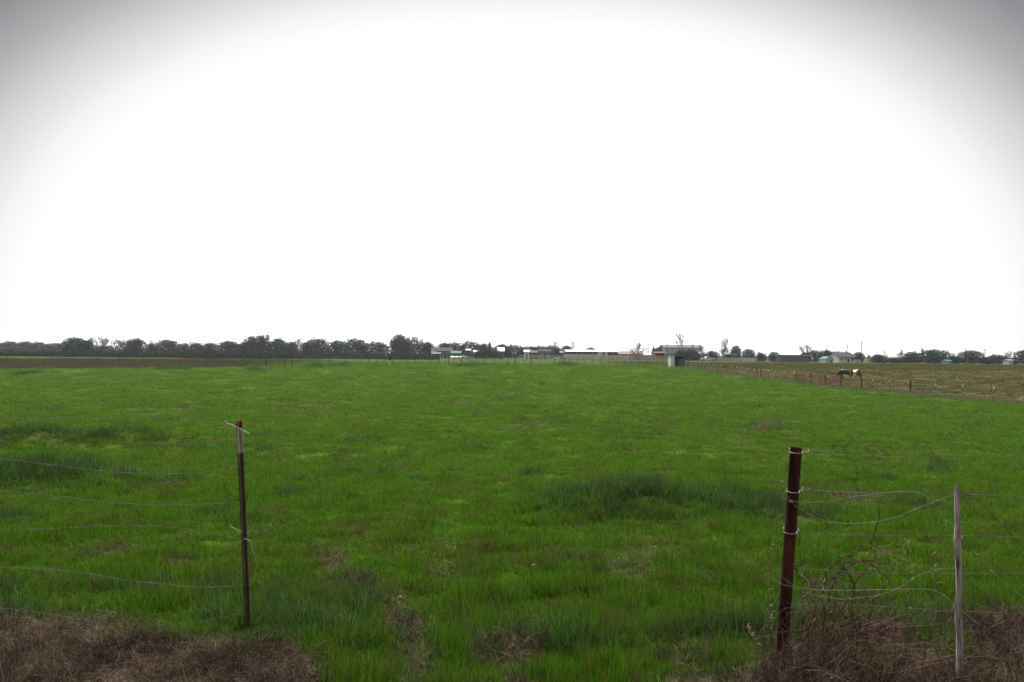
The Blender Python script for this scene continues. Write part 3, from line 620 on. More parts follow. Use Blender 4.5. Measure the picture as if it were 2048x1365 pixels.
#@@NEXT@@
# ------------------------------------------------------------------ right-hand boundary fence
def fence_at(px, off=0.0):
    p = line_pt(px); p.x += off; p.z = gz(p.x, p.y); return p
b0 = fence_at(1700)
bf = empty('boundary_fence', b0, 'long wire fence with pale tipped steel posts running down the right side of the field', 'fence')
def simple_post(h, w, name, mt, base, parent, lean=0):
    mb = MB(); mb.tube([(0, 0, -.2), (lean * .5, 0, h * .5), (lean, 0, h)], [w, w, w * .95], 6)
    o = mb.build(name, mt, parent); o.location = base - (parent.location if parent else Vector()); return o
proto = None; pr = random.Random(8)
WT = [1391, 1400, 1409, 1418, 1426, 1434, 1442.5, 1462, 1473, 1483.5, 1496, 1508.5, 1537, 1552, 1569, 1588, 1610, 1655, 1681.6, 1744, 1780, 1870, 1925, 1987, 2070]
def ymesh(name, mb, mt):
    me = bpy.data.meshes.new(name); me.from_pydata(mb.v, [], mb.f); me.materials.append(mt); return me
mp_ = ymesh('steel_post', MB().box(-.022, .022, -.005, .005, -.2, .93).box(-.004, .004, .005, .032, -.2, .93), M['tpost'])
mt_ = ymesh('pale_tip', MB().box(-.032, .032, -.009, .009, .90, 1.17).box(-.008, .008, .009, .036, .90, 1.17), M['whitetip'])
mi_ = ymesh('yellow_insulator', MB().box(-.03, .11, -.04, -.01, .47, .53), M['yellow'])
def link(name, me, parent, loc=(0, 0, 0), rot=None, scale=None):
    o = bpy.data.objects.new(name, me); COL.objects.link(o); o.parent = parent; o.location = loc
    if rot: o.rotation_euler = rot
    if scale: o.scale = scale
    return o
for px in WT:
    p = fence_at(px, .15 if px in (1610, 1655) else 0); a = link('steel_post', mp_, bf, p - b0, (pr.gauss(0, .03), pr.gauss(0, .03), pr.gauss(0, .2)), (1.25, 1.25, 1.0))
    link('pale_tip', mt_, a); 
    if px > 1860: link('yellow_insulator', mi_, a)
for px, w in ((1376, .05), (1452, .06), (1514.5, .05), (1522, .07), (1723, .075), (1821, .07)):
    simple_post(1.25, w, 'pipe_post', M['farrust'], fence_at(px), bf)
for z in (.35, .62, .9, 1.12):
    pts = []
    for px in np.linspace(1376, 2120, 60):
        p = fence_at(px); pts.append(p - b0 + Vector((.03, 0, z + .02 * math.sin(px))))
    mb = MB(); mb.tube(pts, .004, 3, cap=False); mb.build('wire', M['wire'], bf)
# brace beside the horses
p = fence_at(1723, .03); q = fence_at(1761, .03)
mb = MB(); mb.tube([p + Vector((0, 0, 1.2)) - b0, q + Vector((0, 0, .08)) - b0], .06, 8); mb.build('slanting_brace', M['farrust'], bf)
# rusty pipe panels
g0 = fence_at(1640, -.1); gp = empty('pipe_panel_gate', g0, 'rust coloured pipe panels with five rails set in the right fence beside the horses', 'gate')
GX = [1594.5, 1623.5, 1652.5, 1683.5]; GP = [fence_at(px, -.1) for px in GX]
for p in GP: simple_post(1.27, .075, 'post', M['rustred'], p, gp)
simple_post(1.1, .05, 'post', M['farrust'], fence_at(1631, .6), gp)
for a, b in zip(GP[:-1], GP[1:]):
    for z in (.22, .45, .68, .9, 1.16):
        mb = MB(); mb.tube([a - g0 + Vector((0, 0, z)), b - g0 + Vector((0, 0, z))], .045, 6); mb.build('rail', M['rustred'], gp)
# second fence across the pasture
sf0 = atD(1914, 760, 78); sf0.z = gz(sf0.x, sf0.y); sf = empty('pasture_cross_fence', sf0, 'sparse row of thin posts standing in the russet pasture beyond the right fence', 'fence')
for px, D, h in ((1800, 88, 1.1), (1850, 82, 1.1), (1885, 80, 1.15), (1914, 78, 1.3), (2045, 72, 1.3), (1983, 75, 1.1)):
    p = atD(px, 760, D); p.z = gz(p.x, p.y); a = link('steel_post', mp_, sf, p - sf0, (0, 0, pr.random()), (1, 1, h / 1.16))
    if px in (1914, 2045): link('pale_tip', mt_, a)
# ------------------------------------------------------------------ far cross fences
def base_at(px, D): p = atD(px, 700, D); p.z = gz(p.x, p.y); return p
DM = 142.0
m0 = base_at(960, DM); mf = empty('field_end_fence', m0, 'low wire mesh fence of thin dark posts along the far end of the green field', 'fence')
fr = random.Random(4)
for i, px in enumerate(np.arange(598, 1342, 15.5)):
    p = base_at(px + fr.uniform(-2, 2), DM); thick = i % 3 == 0
    simple_post(1.25 + fr.uniform(-.1, .1), .06 if thick else .035, 'post', M['fpost'], p, mf, fr.uniform(-.05, .05))
for z in (.25, .5, .75, 1.0, 1.2):
    pts = [base_at(px, DM) - m0 + Vector((0, 0, z)) for px in np.linspace(590, 1345, 40)]
    mb = MB(); mb.tube(pts, .009, 3, cap=False); mb.build('wire', M['wire'], mf)
gd = DM - 4; g1, g2 = base_at(897, gd), base_at(992, gd)
gg = empty('low_pipe_gate', g1, 'thin pipe gate frame with low bottom rail before the middle of the far fence', 'gate')
simple_post(1.75, .06, 'post', M['fpost'], g1, gg); simple_post(1.3, .05, 'post', M['fpost'], g2, gg); simple_post(1.3, .05, 'post', M['fpost'], base_at(1030, gd), gg); simple_post(1.6, .07, 'post', M['fpost'], base_at(1130, gd), gg)
for z in (.18,): mb = MB(); mb.tube([Vector((0, 0, z)), g2 - g1 + Vector((0, 0, z))], .06, 6); mb.build('bottom_rail', M['fpost'], gg)
mb = MB(); mb.tube([Vector((0, 0, 1.2)), g2 - g1 + Vector((0, 0, 1.2))], .012, 6); mb.build('top_wire', M['fpost'], gg)
# left pipe fence
DP = STRIP_R.y - .5; c0_ = base_at(585, DP)
pf = empty('pipe_rail_fence', c0_, 'dark pipe fence with one top rail before the brown weeds at far left', 'fence')
for px in (585, 570, 533, 494, 455, 415, 372, 330, 285, 240, 195, 150, 105, 60, 15, -30, -90):
    simple_post(1.32, .085 if px in (585, 570, 533) else .045, 'post', M['fpost'], base_at(px, DP + (585 - px) * .002), pf)
pts = [base_at(px, DP + (585 - px) * .002) - c0_ + Vector((0, 0, 1.3)) for px in np.linspace(585, -90, 30)]
mb = MB(); mb.tube(pts, .08, 6); mb.build('top_rail', M['fpost'], pf)
for z in (.3, .6, .9, 1.1): mb = MB(); mb.tube([p + Vector((0, 0, z - 1.3)) for p in pts], .008, 3, cap=False); mb.build('wire', M['wire'], pf)
# ------------------------------------------------------------------ generic small buildings
def box_part(name, mt, parent, base, x0, x1, y0, y1, z0, z1): return MB().box(x0, x1, y0, y1, z0, z1).build(name, mt, parent)
def metres(pxw, D): return pxw / F * D
def zat(px, py, D): return atD(px, py, D).z
def building(name, px0, px1, py_eave, py_ridge, D, depth, wall, roof, label, cat='house', gable='x', wins=(), doors=(), overhang=.35, open_front=False, win_mat='window', shutters=False, posts=0):
    """px0..px1 front wall; py_eave, py_ridge heights as seen; returns the Empty"""
    pc = (px0 + px1) / 2; b = base_at(pc, D); w = metres(px1 - px0, D); h = zat(pc, py_eave, D) - b.z; hr = zat(pc, py_ridge, D + depth / 2) - b.z
    o = empty(name, b, label, cat); th = .15; zb = -.4
    W = M[wall]
    if open_front:
        MB().box(-w / 2, w / 2, depth - th, depth, zb, h).build('back_wall', W, o)
        MB().box(-w / 2, -w / 2 + th, 0, depth - th, zb, h).build('side_wall', W, o); MB().box(w / 2 - th, w / 2, 0, depth - th, zb, h).build('side_wall', W, o)
        for k in range(posts):
            x = -w / 2 + w * (k + 1) / (posts + 1); MB().box(x - .08, x + .08, 0, .16, zb, h).build('post', M['pale'], o)
    else:
        MB().box(-w / 2, w / 2, 0, depth, zb, h).build('wall', W, o)
    ov = overhang
    if gable == 'x':        # ridge runs left-right
        rf = MB().prism([(0, 0)], 0, 0) if 0 else MB()
        pr_ = [(-ov, h - .05), (depth / 2, hr), (depth + ov, h - .05), (depth + ov, h + .08), (depth / 2, hr + .14), (-ov, h + .08)]
        n = 0; mb = MB(); k = len(pr_)
        mb.v = [(-w / 2 - ov, p[0], p[1]) for p in pr_] + [(w / 2 + ov, p[0], p[1]) for p in pr_]
        mb.f = [tuple(range(k)), tuple(range(2 * k - 1, k - 1, -1))] + [((i + 1) % k, i, k + i, k + (i + 1) % k) for i in range(k)]
        rfo = mb.build('roof', M[roof], o)
        if not open_front:
            mb = MB()
            for sx in (-1, 1):
                xx = sx * (w / 2 - .01); mb = MB(); mb.prism([(0, 0)], 0, 0) if 0 else None
                mb.v = [(xx, .02, h), (xx, depth - .02, h), (xx, depth / 2, hr - .02), (xx - sx * .1, .02, h), (xx - sx * .1, depth - .02, h), (xx - sx * .1, depth / 2, hr - .02)]
                mb.f = [(0, 1, 2), (5, 4, 3), (0, 3, 4, 1), (1, 4, 5, 2), (2, 5, 3, 0)]; mb.build('gable_end', W, o)
    elif gable == 'y':      # gable faces us
        mb = MB(); mb.prism([(-w / 2 - ov, h - .05), (0, hr - .02), (w / 2 + ov, h - .05), (w / 2 + ov, h + .1), (0, hr + .14), (-w / 2 - ov, h + .1)], -ov, depth + ov); rfo = mb.build('roof', M[roof], o)
        mb = MB(); mb.prism([(-w / 2, h), (w / 2, h), (0, hr - .05)], .01, .12); mb.build('gable_end', W, o)
    elif gable == 'flat':
        rfo = MB().box(-w / 2 - ov, w / 2 + ov, -ov, depth + ov, h + .002, h + .16).build('roof', M[roof], o)
    elif gable == 'lean':   # high at front
        mb = MB(); mb.v = [(-w / 2 - ov, -ov, hr), (w / 2 + ov, -ov, hr), (w / 2 + ov, depth + ov, h), (-w / 2 - ov, depth + ov, h), (-w / 2 - ov, -ov, hr + .14), (w / 2 + ov, -ov, hr + .14), (w / 2 + ov, depth + ov, h + .14), (-w / 2 - ov, depth + ov, h + .14)]
        mb.f = [(0, 3, 2, 1), (4, 5, 6, 7), (0, 1, 5, 4), (1, 2, 6, 5), (2, 3, 7, 6), (3, 0, 4, 7)]; rfo = mb.build('roof', M[roof], o)
    for (u0, u1, v0, v1) in wins:
        x0, x1, z0, z1 = -w / 2 + u0 * w, -w / 2 + u1 * w, v0 * h, v1 * h
        f_ = MB().box(x0, x1, -.05, -.003, z0, z1).build('window', M['trim'], o); e_ = min(.12, (x1 - x0) * .12)
        MB().box(x0 + e_, x1 - e_, -.06, -.052, z0 + e_, z1 - e_).build('pane', M[win_mat], f_)
    for (u0, u1, v1) in doors:
        MB().box(-w / 2 + u0 * w, -w / 2 + u1 * w, -.05, -.003, -.1, v1 * h).build('door', M['dark'], o)
    return o, b, w, h
# loafing shed at the end of the fence
DS = solve(1356, 736); b, = (base_at(1357, DS),); sh = empty('field_shed', b, 'small flat roofed open shed with white end wall at the corner of the green field', 'shed')
w = metres(28, DS); h = zat(1357, 712, DS) - b.z; xl = metres(-15, DS)
MB().box(xl, xl + .62, 0, .15, -.3, h).build('white_wall', M['whitewash'], sh); MB().box(xl, xl + .12, .152, 2.6, -.3, h).build('side_wall', M['whitewash'], sh)
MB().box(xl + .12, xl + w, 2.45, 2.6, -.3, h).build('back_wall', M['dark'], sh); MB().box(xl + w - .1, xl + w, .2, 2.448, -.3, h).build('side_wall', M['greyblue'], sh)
MB().box(xl + w * .52, xl + w, 0, .1, -.3, h * .72).build('blue_panel', M['greyblue'], sh); MB().box(xl + .64, xl + w * .52 - .02, .3, .4, -.3, h * .7).build('dark_panel', M['darkgrey'], sh)
MB().box(xl - .12, xl + w + .12, -.15, 2.7, h + .004, h + .05).build('roof', M['pale'], sh)
# buildings, left to right
building('farmhouse', 873, 902, 703, 696, 330, 9, 'tan', 'slate', 'tan house with broad dark hipped roof half hidden by trees left of centre', wins=((.08, .2, .35, .75), (.3, .42, .35, .75), (.8, .92, .35, .75)), doors=((.55, .65, .7),), overhang=.7)
building('carport', 864, 880, 708, 706, 318, 5, 'greyblue', 'greyroof', 'low pale carport in front of the tan farmhouse, at its left end', 'carport', open_front=True, posts=1)
building('carport', 903, 921, 707, 703, 316, 6, 'teal', 'tealroof', 'teal roofed open carport right beside the tan farmhouse', 'carport', open_front=True, posts=2, gable='x')
building('shed', 933, 940, 701, 699, 322, 4, 'dark', 'whiteroof', 'tiny dark shed with bright white roof, left of the pair beside the dark round trees', 'shed', gable='x', wins=((.3, .6, .4, .75),))
building('shed', 948, 956, 704.5, 701.5, 315, 4, 'slatewall', 'whiteroof', 'small blue grey shed with bright white roof, right of the pair by the dark trees', 'shed', gable='x', doors=((.35, .6, .8),))
building('barn', 995, 1008, 703, 696, 310, 7, 'slatewall', 'whiteroof', 'narrow grey barn with steep bright white roof standing before the evergreens', 'barn', gable='x', wins=((.12, .35, .3, .6),), doors=((.5, .7, .75),), overhang=.25)
building('shed', 1049, 1058, 704, 701, 315, 4, 'whitewash', 'whiteroof', 'little white shed with dark doorway at left end of the white pipe rail', 'shed', doors=((.3, .7, .75),), gable='x')
building('farmhouse', 1060, 1078, 706, 702, 325, 7, 'brick', 'brickroof', 'low red brown building behind the white pipe rail', wins=((.15, .3, .35, .7), (.6, .75, .35, .7)))
building('farmhouse', 1079, 1101, 703.5, 700, 318, 8, 'teal', 'slate', 'grey teal house with grey roof behind the white pipe rail', wins=((.08, .25, .35, .75), (.7, .88, .35, .75)), doors=((.42, .55, .75),))
building('shed', 1117, 1132, 706.5, 703.5, 322, 6, 'slatewall', 'greyroof', 'blue grey shed joining the left end of the long white roofed barn', 'shed', doors=((.3, .5, .8),))
o, b, w, h = building('long_barn', 1134, 1236, 704, 701, 312, 11, 'maroonwall', 'whiteroof', 'very long low barn with bright white roof and open dark bays behind the pale wall', 'barn', open_front=True, posts=9, overhang=.6)
for u0, u1 in ((.61, .70), (.74, .80)): MB().box(-w / 2 + u0 * w, -w / 2 + u1 * w, .3, .4, -.3, h - .1).build('white_panel', M['whitewash'], o)
building('pink_barn', 1228, 1286, 709, 703.5, 318, 9, 'maroonwall', 'pinkroof', 'low barn with faded pink roof at the right end of the white roofed barn', 'barn', wins=((.1, .2, .4, .8),), doors=((.5, .58, .85),))
building('hay_shed', 1309, 1329, 706.5, 704.5, 300, 6, 'tan', 'brickroof', 'open shed stacked with orange and yellow goods behind the field fence', 'shed', open_front=True, posts=0)
bb_ = base_at(1319, 301)
for i, (x, z0, z1, mm) in enumerate(((-1.2, -.1, .9, 'orangetarp'), (.6, -.1, .9, 'orangetarp'))):
    o = empty('stacked_bale', bb_ + Vector((x, -.6, 0)), ('orange covered stack on yellow base in the open shed, left one' if x < 0 else 'orange covered stack on yellow base in the open shed, right one'), 'stack', 'orange stacks in the open shed')
    MB().box(-.85, .85, 0, 1.2, -.1, .75).build('yellow_base', M['yellowtarp'], o); MB().box(-.87, .87, -.02, 1.2, .752, 1.75).build('orange_cover', M['orangetarp'], o)
# big two storey house
D2 = 330; o, b, w, h = building('two_storey_house', 1330, 1404, 696, 691, D2, 11, 'mauvewall', 'mauveroof', 'large two storey mauve grey house with pale window band behind bare trees', wins=[(.05 + .115 * k, .05 + .115 * k + .075, .60, .80) for k in range(8)] + [(.06, .16, .2, .38), (.26, .36, .2, .38), (.8, .9, .2, .38)], doors=((.45, .53, .36),), overhang=.6, win_mat='pale')
MB().box(-w / 2 - .5, w / 2 + .5, -1.6, -.07, h * .5, h * .545).build('balcony', M['pale'], o)
building('farmhouse', 1398, 1414, 708, 704.5, 318, 8, 'tan', 'pinkroof', 'small tan house with pink roof behind the white pickup', wins=((.1, .3, .35, .75),), doors=((.5, .65, .7),))
building('shed', 1424, 1434, 712, 709, 322, 5, 'brick', 'pinkroof', 'tiny maroon shed just right of the white pickup', 'shed', doors=((.3, .55, .75),))
building('carport', 1453, 1473, 713, 709, 300, 6, 'darkgrey', 'whiteroof', 'dark carport with slanting white roof before the grey bushes', 'carport', open_front=True, posts=1, gable='lean')
building('metal_shed', 1560, 1619, 711, 710, 262, 8, 'slatewall', 'whiteroof', 'long dark blue grey metal shed with thin white roof edge', 'shed', gable='flat', overhang=.3)
p = base_at(1622, 262); ha = empty('white_awning', p, 'white bent awning at the right end of the long blue grey shed', 'awning')
mb = MB(); mb.tube([Vector((-.3, 0, 2.15)), Vector((.15, 0, 2.0)), Vector((.3, 0, 1.0)), Vector((1.0, 0, 1.5))], [.1, .12, .12, .1], 6); mb.build('canopy', M['whitewash'], ha); MB().box(.1, .2, -.05, .05, -.3, 1.0).build('post', M['whitewash'], ha)
building('teal_shed', 1652, 1667, 719.5, 714, 258, 6, 'tealpale', 'tealroof', 'small pale teal shed with its gable towards us, left of the white house', 'shed', gable='y', overhang=.1, doors=((.6, .8, .8),))
building('white_house', 1678, 1708, 714.5, 706, 258, 9, 'whitewash', 'slate', 'white farmhouse with grey brown roof and dark windows at right, above the horses', wins=((.10, .22, .4, .85), (.38, .46, .4, .85), (.80, .95, .35, .85)), doors=((.57, .67, .8),), overhang=.6)
building('white_annex', 1709, 1721, 719.5, 718, 257, 5, 'whitewash', 'slate', 'low pale annex at the right end of the white farmhouse', 'shed', gable='flat', overhang=.2, doors=((.4, .6, .8),))
building('shed', 2018, 2026, 722, 720, 232, 3, 'whitewash', 'greyroof', 'tiny pale shed among the trees at the far right edge', 'shed', wins=((.3, .6, .4, .7),))
building('shed', 1894, 1902, 722.5, 721, 236, 3, 'tealpale', 'tealroof', 'tiny teal shed at the foot of the broad dark evergreen at right', 'shed', wins=((.3, .6, .4, .7),))
# pale wall in front of the long barn
def wall_run(px0, px1, py_top, D, mt, label, name='pale_wall', seg=8, cat='wall'):
    a, b = base_at(px0, D), base_at(px1, D); o = empty(name, a, label, cat); n = seg; h = zat((px0 + px1) / 2, py_top, D) - gz((a.x + b.x) / 2, D)
    for k in range(n):
        x0 = (b.x - a.x) * k / n + .03; x1 = (b.x - a.x) * (k + 1) / n - .03
        MB().box(x0, x1, 0, .08, -.4, h * (1 + .03 * ((k * 7) % 3 - 1))).build('panel', M[mt], o); MB().box(x1 - .02, x1 + .08, -.05, -.003, -.4, h + .05).build('post', M['fpost'], o)
    return o
wall_run(1128, 1196, 709, 298, 'cream', 'cream panel wall running in front of the long white roofed barn', seg=14)
wall_run(1197, 1258, 710.5, 297, 'pinkcream', 'pinkish cream panel wall continuing in front of the pink roofed barn', seg=12)
wall_run(1259, 1312, 711, 296, 'greycream', 'greyer panel wall behind the bare tree, right of the pink barn', seg=10)
wall_run(1487, 1530, 716, 285, 'whiterail', 'low white fence in front of the bushes, right of the dark carport', 'white_fence', 8, 'fence')
wall_run(1434, 1486, 716, 290, 'greycream', 'low grey fence between the pickup and the white fence', 'grey_fence', 8, 'fence')
a, b = base_at(1038, 300), base_at(1127, 300); wr = empty('white_rail_fence', a, 'white pipe rail fence before the teal house', 'fence')
for k in range(10): simple_post(1.35, .06, 'post', M['whiterail'], a.lerp(b, k / 9), wr)
mb = MB(); mb.tube([Vector((0, 0, 1.33)), b - a + Vector((0, 0, 1.33))], .07, 6); mb.build('rail', M['whiterail'], wr)
mb = MB(); mb.tube([Vector((0, 0, .7)), b - a + Vector((0, 0, .7))], .05, 6); mb.build('rail', M['whiterail'], wr)
# vehicles
def car(px, D, L_, label, paint, pickup=False, rz=0, name=None, cat=None):
    b = base_at(px, D); o = empty(name or ('pickup_truck' if pickup else 'parked_car'), b, label, cat or ('pickup' if pickup else 'car'), rz=rz); s = L_ / 5.6
    if pickup: pr_ = [(-2.8, .5), (-2.82, .95), (-2.6, 1.12), (-1.25, 1.2), (-.75, 1.8), (.55, 1.86), (.72, 1.22), (2.75, 1.22), (2.8, .55), (2.4, .5), (2.2, .85), (1.7, .85), (1.5, .5), (-1.5, .48), (-1.7, .85), (-2.2, .85), (-2.35, .5)]
    else: pr_ = [(-2.5, .45), (-2.5, .8), (-1.4, .98), (-.8, 1.42), (.9, 1.45), (1.6, 1.05), (2.4, .98), (2.5, .45), (2.0, .42), (1.75, .72), (1.3, .72), (1.1, .4), (-1.2, .4), (-1.4, .72), (-1.85, .72), (-2.05, .42)]
    pr_ = [(x * s, z * s) for x, z in pr_]; MB().prism(pr_, -.9 * s, .9 * s).build('body', M[paint], o)
    wx = ((-1.95, 1.95) if pickup else (-1.62, 1.52))
    for x in wx:
        for y in (-.82, .82):
            mb = MB(); mb.tube([(x * s, (y - .12) * s, .4 * s), (x * s, (y + .12) * s, .4 * s)], .39 * s, 12); t_ = mb.build('wheel', M['tyre'], o)
            mb = MB(); yy = (y - .13) if y < 0 else (y + .13); mb.tube([(x * s, (yy - .01) * s, .4 * s), (x * s, (yy + .01) * s, .4 * s)], .2 * s, 8); mb.build('rim', M['greycream'], t_)
    for (x0, x1) in (((-.95, -.2), (-.1, .48)) if pickup else ((-.85, .0), (.1, .95))):
        for y in (-.91, .905): MB().prism([(x0 * s + .12 * s * (x0 < -.5), (1.2 if pickup else 1.0) * s), (x1 * s, (1.2 if pickup else 1.0) * s), (x1 * s, (1.68 if pickup else 1.33) * s), ((x0 + .32 * (x0 < -.5)) * s, (1.68 if pickup else 1.33) * s)], y * s - .005, y * s + .005).build('side_window', M['window'], o)
    for y in (-.6, .6): MB().box((-2.84 if pickup else -2.53) * s, (-2.78 if pickup else -2.47) * s, (y - .2) * s, (y + .2) * s, .75 * s, .9 * s).build('headlight', M['pale'], o)
    return o
car(1416, 290, 5.1, 'white pickup truck parked facing left before the hedge by the two storey house', 'carwhite', True)
car(215, 250, 4.4, 'small car with pale roof under the bare trees at far left', 'cargrey')
car(757, 262, 4.2, 'dark car at the tree line, left of the olive green tree', 'cardark')
car(840, 300, 4.5, 'white car parked beneath the olive green tree', 'carwhite')
car(906, 306, 3.6, 'pale car in front of the teal carport, left one of three', 'carwhite', rz=1.3)
car(914, 304, 3.6, 'cream car in front of the teal carport, middle one of three', 'cream', rz=1.4)
car(922, 305, 3.6, 'pale grey car in front of the teal carport, right one of three', 'cargrey', rz=1.2)
car(312, 262, 4.4, 'dark blue car at the tree line near the far left bare trees', 'carblue')
car(929, 308, 3.8, 'white van like vehicle with raised back beside the tiny dark shed', 'carwhite', True, rz=.2)
car(1115, 296, 3.4, 'low white car behind the end of the white pipe rail', 'carwhite')
# bucket + pail on the far fence
p = base_at(780.5, DM - .3); o = empty('black_feeder', p, 'small black feeder hanging on the far field fence', 'feeder'); mb = MB(); mb.tube([(0, 0, .75), (0, 0, .8), (0, 0, 1.3), (0, 0, 1.32)], [.15, .19, .22, .2], 10); mb.build('tub', M['dark'], o); mb = MB(); mb.tube([(-.2, 0, 1.3), (0, 0, 1.5), (.2, 0, 1.3)], .02, 4); mb.build('handle', M['fpost'], o)
p = base_at(779.5, DM - 1.2); o = empty('white_pail', p, 'small white pail standing on the grass below the black feeder', 'pail'); mb = MB(); mb.tube([(0, 0, .0), (0, 0, .02), (0, 0, .34), (0, 0, .36)], [.14, .15, .18, .17], 10); mb.build('tub', M['whitewash'], o); mb = MB(); mb.tube([(-.17, 0, .34), (0, .05, .45), (.17, 0, .34)], .015, 4); mb.build('handle', M['fpost'], o)
# utility poles
for px, py, D, lab in ((434, 677, 285, 'thin pole with small head rising over the trees at left'), (1042, 684, 340, 'thin pale pole above the evergreens near the little white shed'), (1297, 686, 330, 'left one of two thin poles beside the bare tree right of the pink barn'),
                       (1304, 685, 335, 'right one of two thin poles beside the bare tree right of the pink barn'), (1552, 693, 300, 'slim pole behind the dark tree left of the long blue grey shed'), (1723, 682, 256, 'tall dark utility pole at the right end of the white farmhouse'),
                       (1803, 697, 270, 'thin mast behind the bare tree right of the white farmhouse'), (1931, 697, 265, 'short mast rising from the left shoulder of the domed evergreen at right'), (1970, 697, 262, 'slender grey pole standing between the last dark trees at right')):
    b = base_at(px, D); h = zat(px, py, D) - b.z; o = empty('utility_pole', b, lab, 'pole', 'poles standing over the tree line'); thk = .12 if px == 1723 else .075
    mb = MB(); mb.tube([(0, 0, -.5), (0, 0, h)], [thk, thk * .7], 6); mb.build('mast', M['fpost'] if px == 1723 else M['wire'], o); MB().box(-.35, .35, -.07, .07, h - .75, h - .6).build('crossarm', M['fpost'], o)
# ------------------------------------------------------------------ horses
def horse(base, rz, label, coat, mane, scale, neck_col=None, socks=False):
    o = empty('horse', base, label, 'horse', 'horses grazing in the pasture', rz=rz); o.scale = (scale,) * 3
    V = [((.48, 0, 1.18), (.34, .40)), ((.05, 0, 1.10), (.35, .42)), ((-.40, 0, 1.12), (.32, .40)), ((-.66, 0, 1.08), (.22, .30)), ((-.86, 0, .84), (.15, .22)), ((-.97, 0, .62), (.11, .17)), ((-1.06, 0, .44), (.09, .13)), ((-1.10, 0, .17), (.065, .07))]
    E = [(i, i + 1) for i in range(7)]
    for s_ in (-1, 1):
        n = len(V); V += [((-.46, s_ * .15, .88), (.12, .13)), ((-.47 - .05 * s_, s_ * .15, .50), (.075, .085)), ((-.46 - .08 * s_, s_ * .15, .15), (.042, .045)), ((-.49 - .08 * s_, s_ * .15, .02), (.06, .06))]; E += [(2, n), (n, n + 1), (n + 1, n + 2), (n + 2, n + 3)]
        n = len(V); V += [((.55, s_ * .16, .95), (.17, .20)), ((.50, s_ * .17, .74), (.11, .13)), ((.70 + .06 * s_, s_ * .16, .50), (.075, .09)), ((.65 + .06 * s_, s_ * .16, .15), (.04, .045)), ((.62 + .06 * s_, s_ * .16, .02), (.06, .06))]; E += [(0, n)] + [(n + i, n + i + 1) for i in range(4)]
        n = len(V); V += [((-.93, s_ * .06, .74), (.03, .03)), ((-.90, s_ * .09, .86), (.012, .02))]; E += [(5, n), (n, n + 1)]
    me = bpy.data.meshes.new('body'); me.from_pydata([v[0] for v in V], E, []); me.materials.append(coat)
    b_ = bpy.data.objects.new('body', me); COL.objects.link(b_); b_.parent = o
    md = b_.modifiers.new('skin', 'SKIN'); md.use_smooth_shade = True
    for i, v in enumerate(V): me.skin_vertices[0].data[i].radius = v[1]
    me.skin_vertices[0].data[0].use_root = True
    sb = b_.modifiers.new('sub', 'SUBSURF'); sb.levels = 2; sb.render_levels = 2
    mb = MB(); mb.tube(catmull([(.74, 0, 1.3), (.86, 0, 1.18), (.90, 0, .8), (.86, .02, .35)], 4), [.04, .05, .055, .06, .07, .075, .08, .08, .08, .07, .06, .04, .02], 7); mb.build('tail', mane, o, smooth=True)
    mb = MB(); mb.tube(catmull([(-.5, 0, 1.46), (-.72, 0, 1.30), (-.86, 0, 1.06), (-.94, 0, .84)], 3), [.02, .035, .04, .045, .045, .04, .035, .03, .02, .01], 6); mb.build('mane', mane, o, smooth=True)
    mb = MB()
    for s_ in (-1, 1): e_ = MB(); c = Vector((-1.07, s_ * .083, .50)); e_.tube([c - Vector((0, s_ * .012, 0)), c, c + Vector((0, s_ * .012, 0))], [.006, .02, .006], 6); e_.build('eye', M['dark'], o)
    return o
p = base_at(1690, 102); horse(p, math.radians(-8), 'black horse grazing with lowered head towards the left, behind the pipe panels', M['blackcoat'], M['dark'], .90)
p = base_at(1713, 103); horse(p, math.radians(180 + 32), 'chestnut horse with cream rump seen from behind, right of the black horse', M['chestnut'], M['dark'], .90)
#@@TREES@@
# ------------------------------------------------------------------ trees
def crown_mesh(name, lobes, n, leaf, mt, seed, flatness=.0):
    """foliage as many small leaf sprays spread over and through overlapping lobes; unit box: x,y in +-.5, z 0..1"""
    r_ = np.random.default_rng(seed); tot = sum(l[3] * l[4] for l in lobes); V = []; Fc = []; vals = []
    for (cx, cy, cz, rx, rz) in lobes:
        k = int(n * rx * rz / tot); d = r_.normal(size=(k, 3)); d /= np.linalg.norm(d, axis=1)[:, None]
        rad = np.where(r_.random(k) < .72, r_.uniform(.82, 1.1, k), r_.uniform(.3, .85, k)); bump = 1 + .12 * np.sin(d[:, 0] * 7 + seed) * np.sin(d[:, 2] * 6 + cx * 9)
        P = np.stack([cx + d[:, 0] * rx * rad * bump, cy + d[:, 1] * rx * rad * bump, cz + d[:, 2] * rz * rad * bump], -1)
        P = P[(P[:, 2] > .02)]
        for p in P:
            a = r_.normal(size=3); a /= np.linalg.norm(a); b = np.cross(a, r_.normal(size=3)); b /= np.linalg.norm(b) + 1e-9; s = leaf * r_.uniform(.5, 1.35); i = len(V)
            V += [p - a * s, p + b * s * .6, p + a * s, p - b * s * .55]; Fc.append((i, i + 1, i + 2, i + 3))
    me = bpy.data.meshes.new(name); me.from_pydata([tuple(v) for v in V], [], Fc); me.materials.append(mt); return me
def limb_mesh(name, limbs, mt):
    mb = MB()
    for pts, ra, rb_ in limbs: c = catmull(pts, 3); mb.tube(c, [ra + (rb_ - ra) * i / (len(c) - 1) for i in range(len(c))], 6)
    me = bpy.data.meshes.new(name); me.from_pydata(mb.v, [], mb.f); me.materials.append(mt); return me
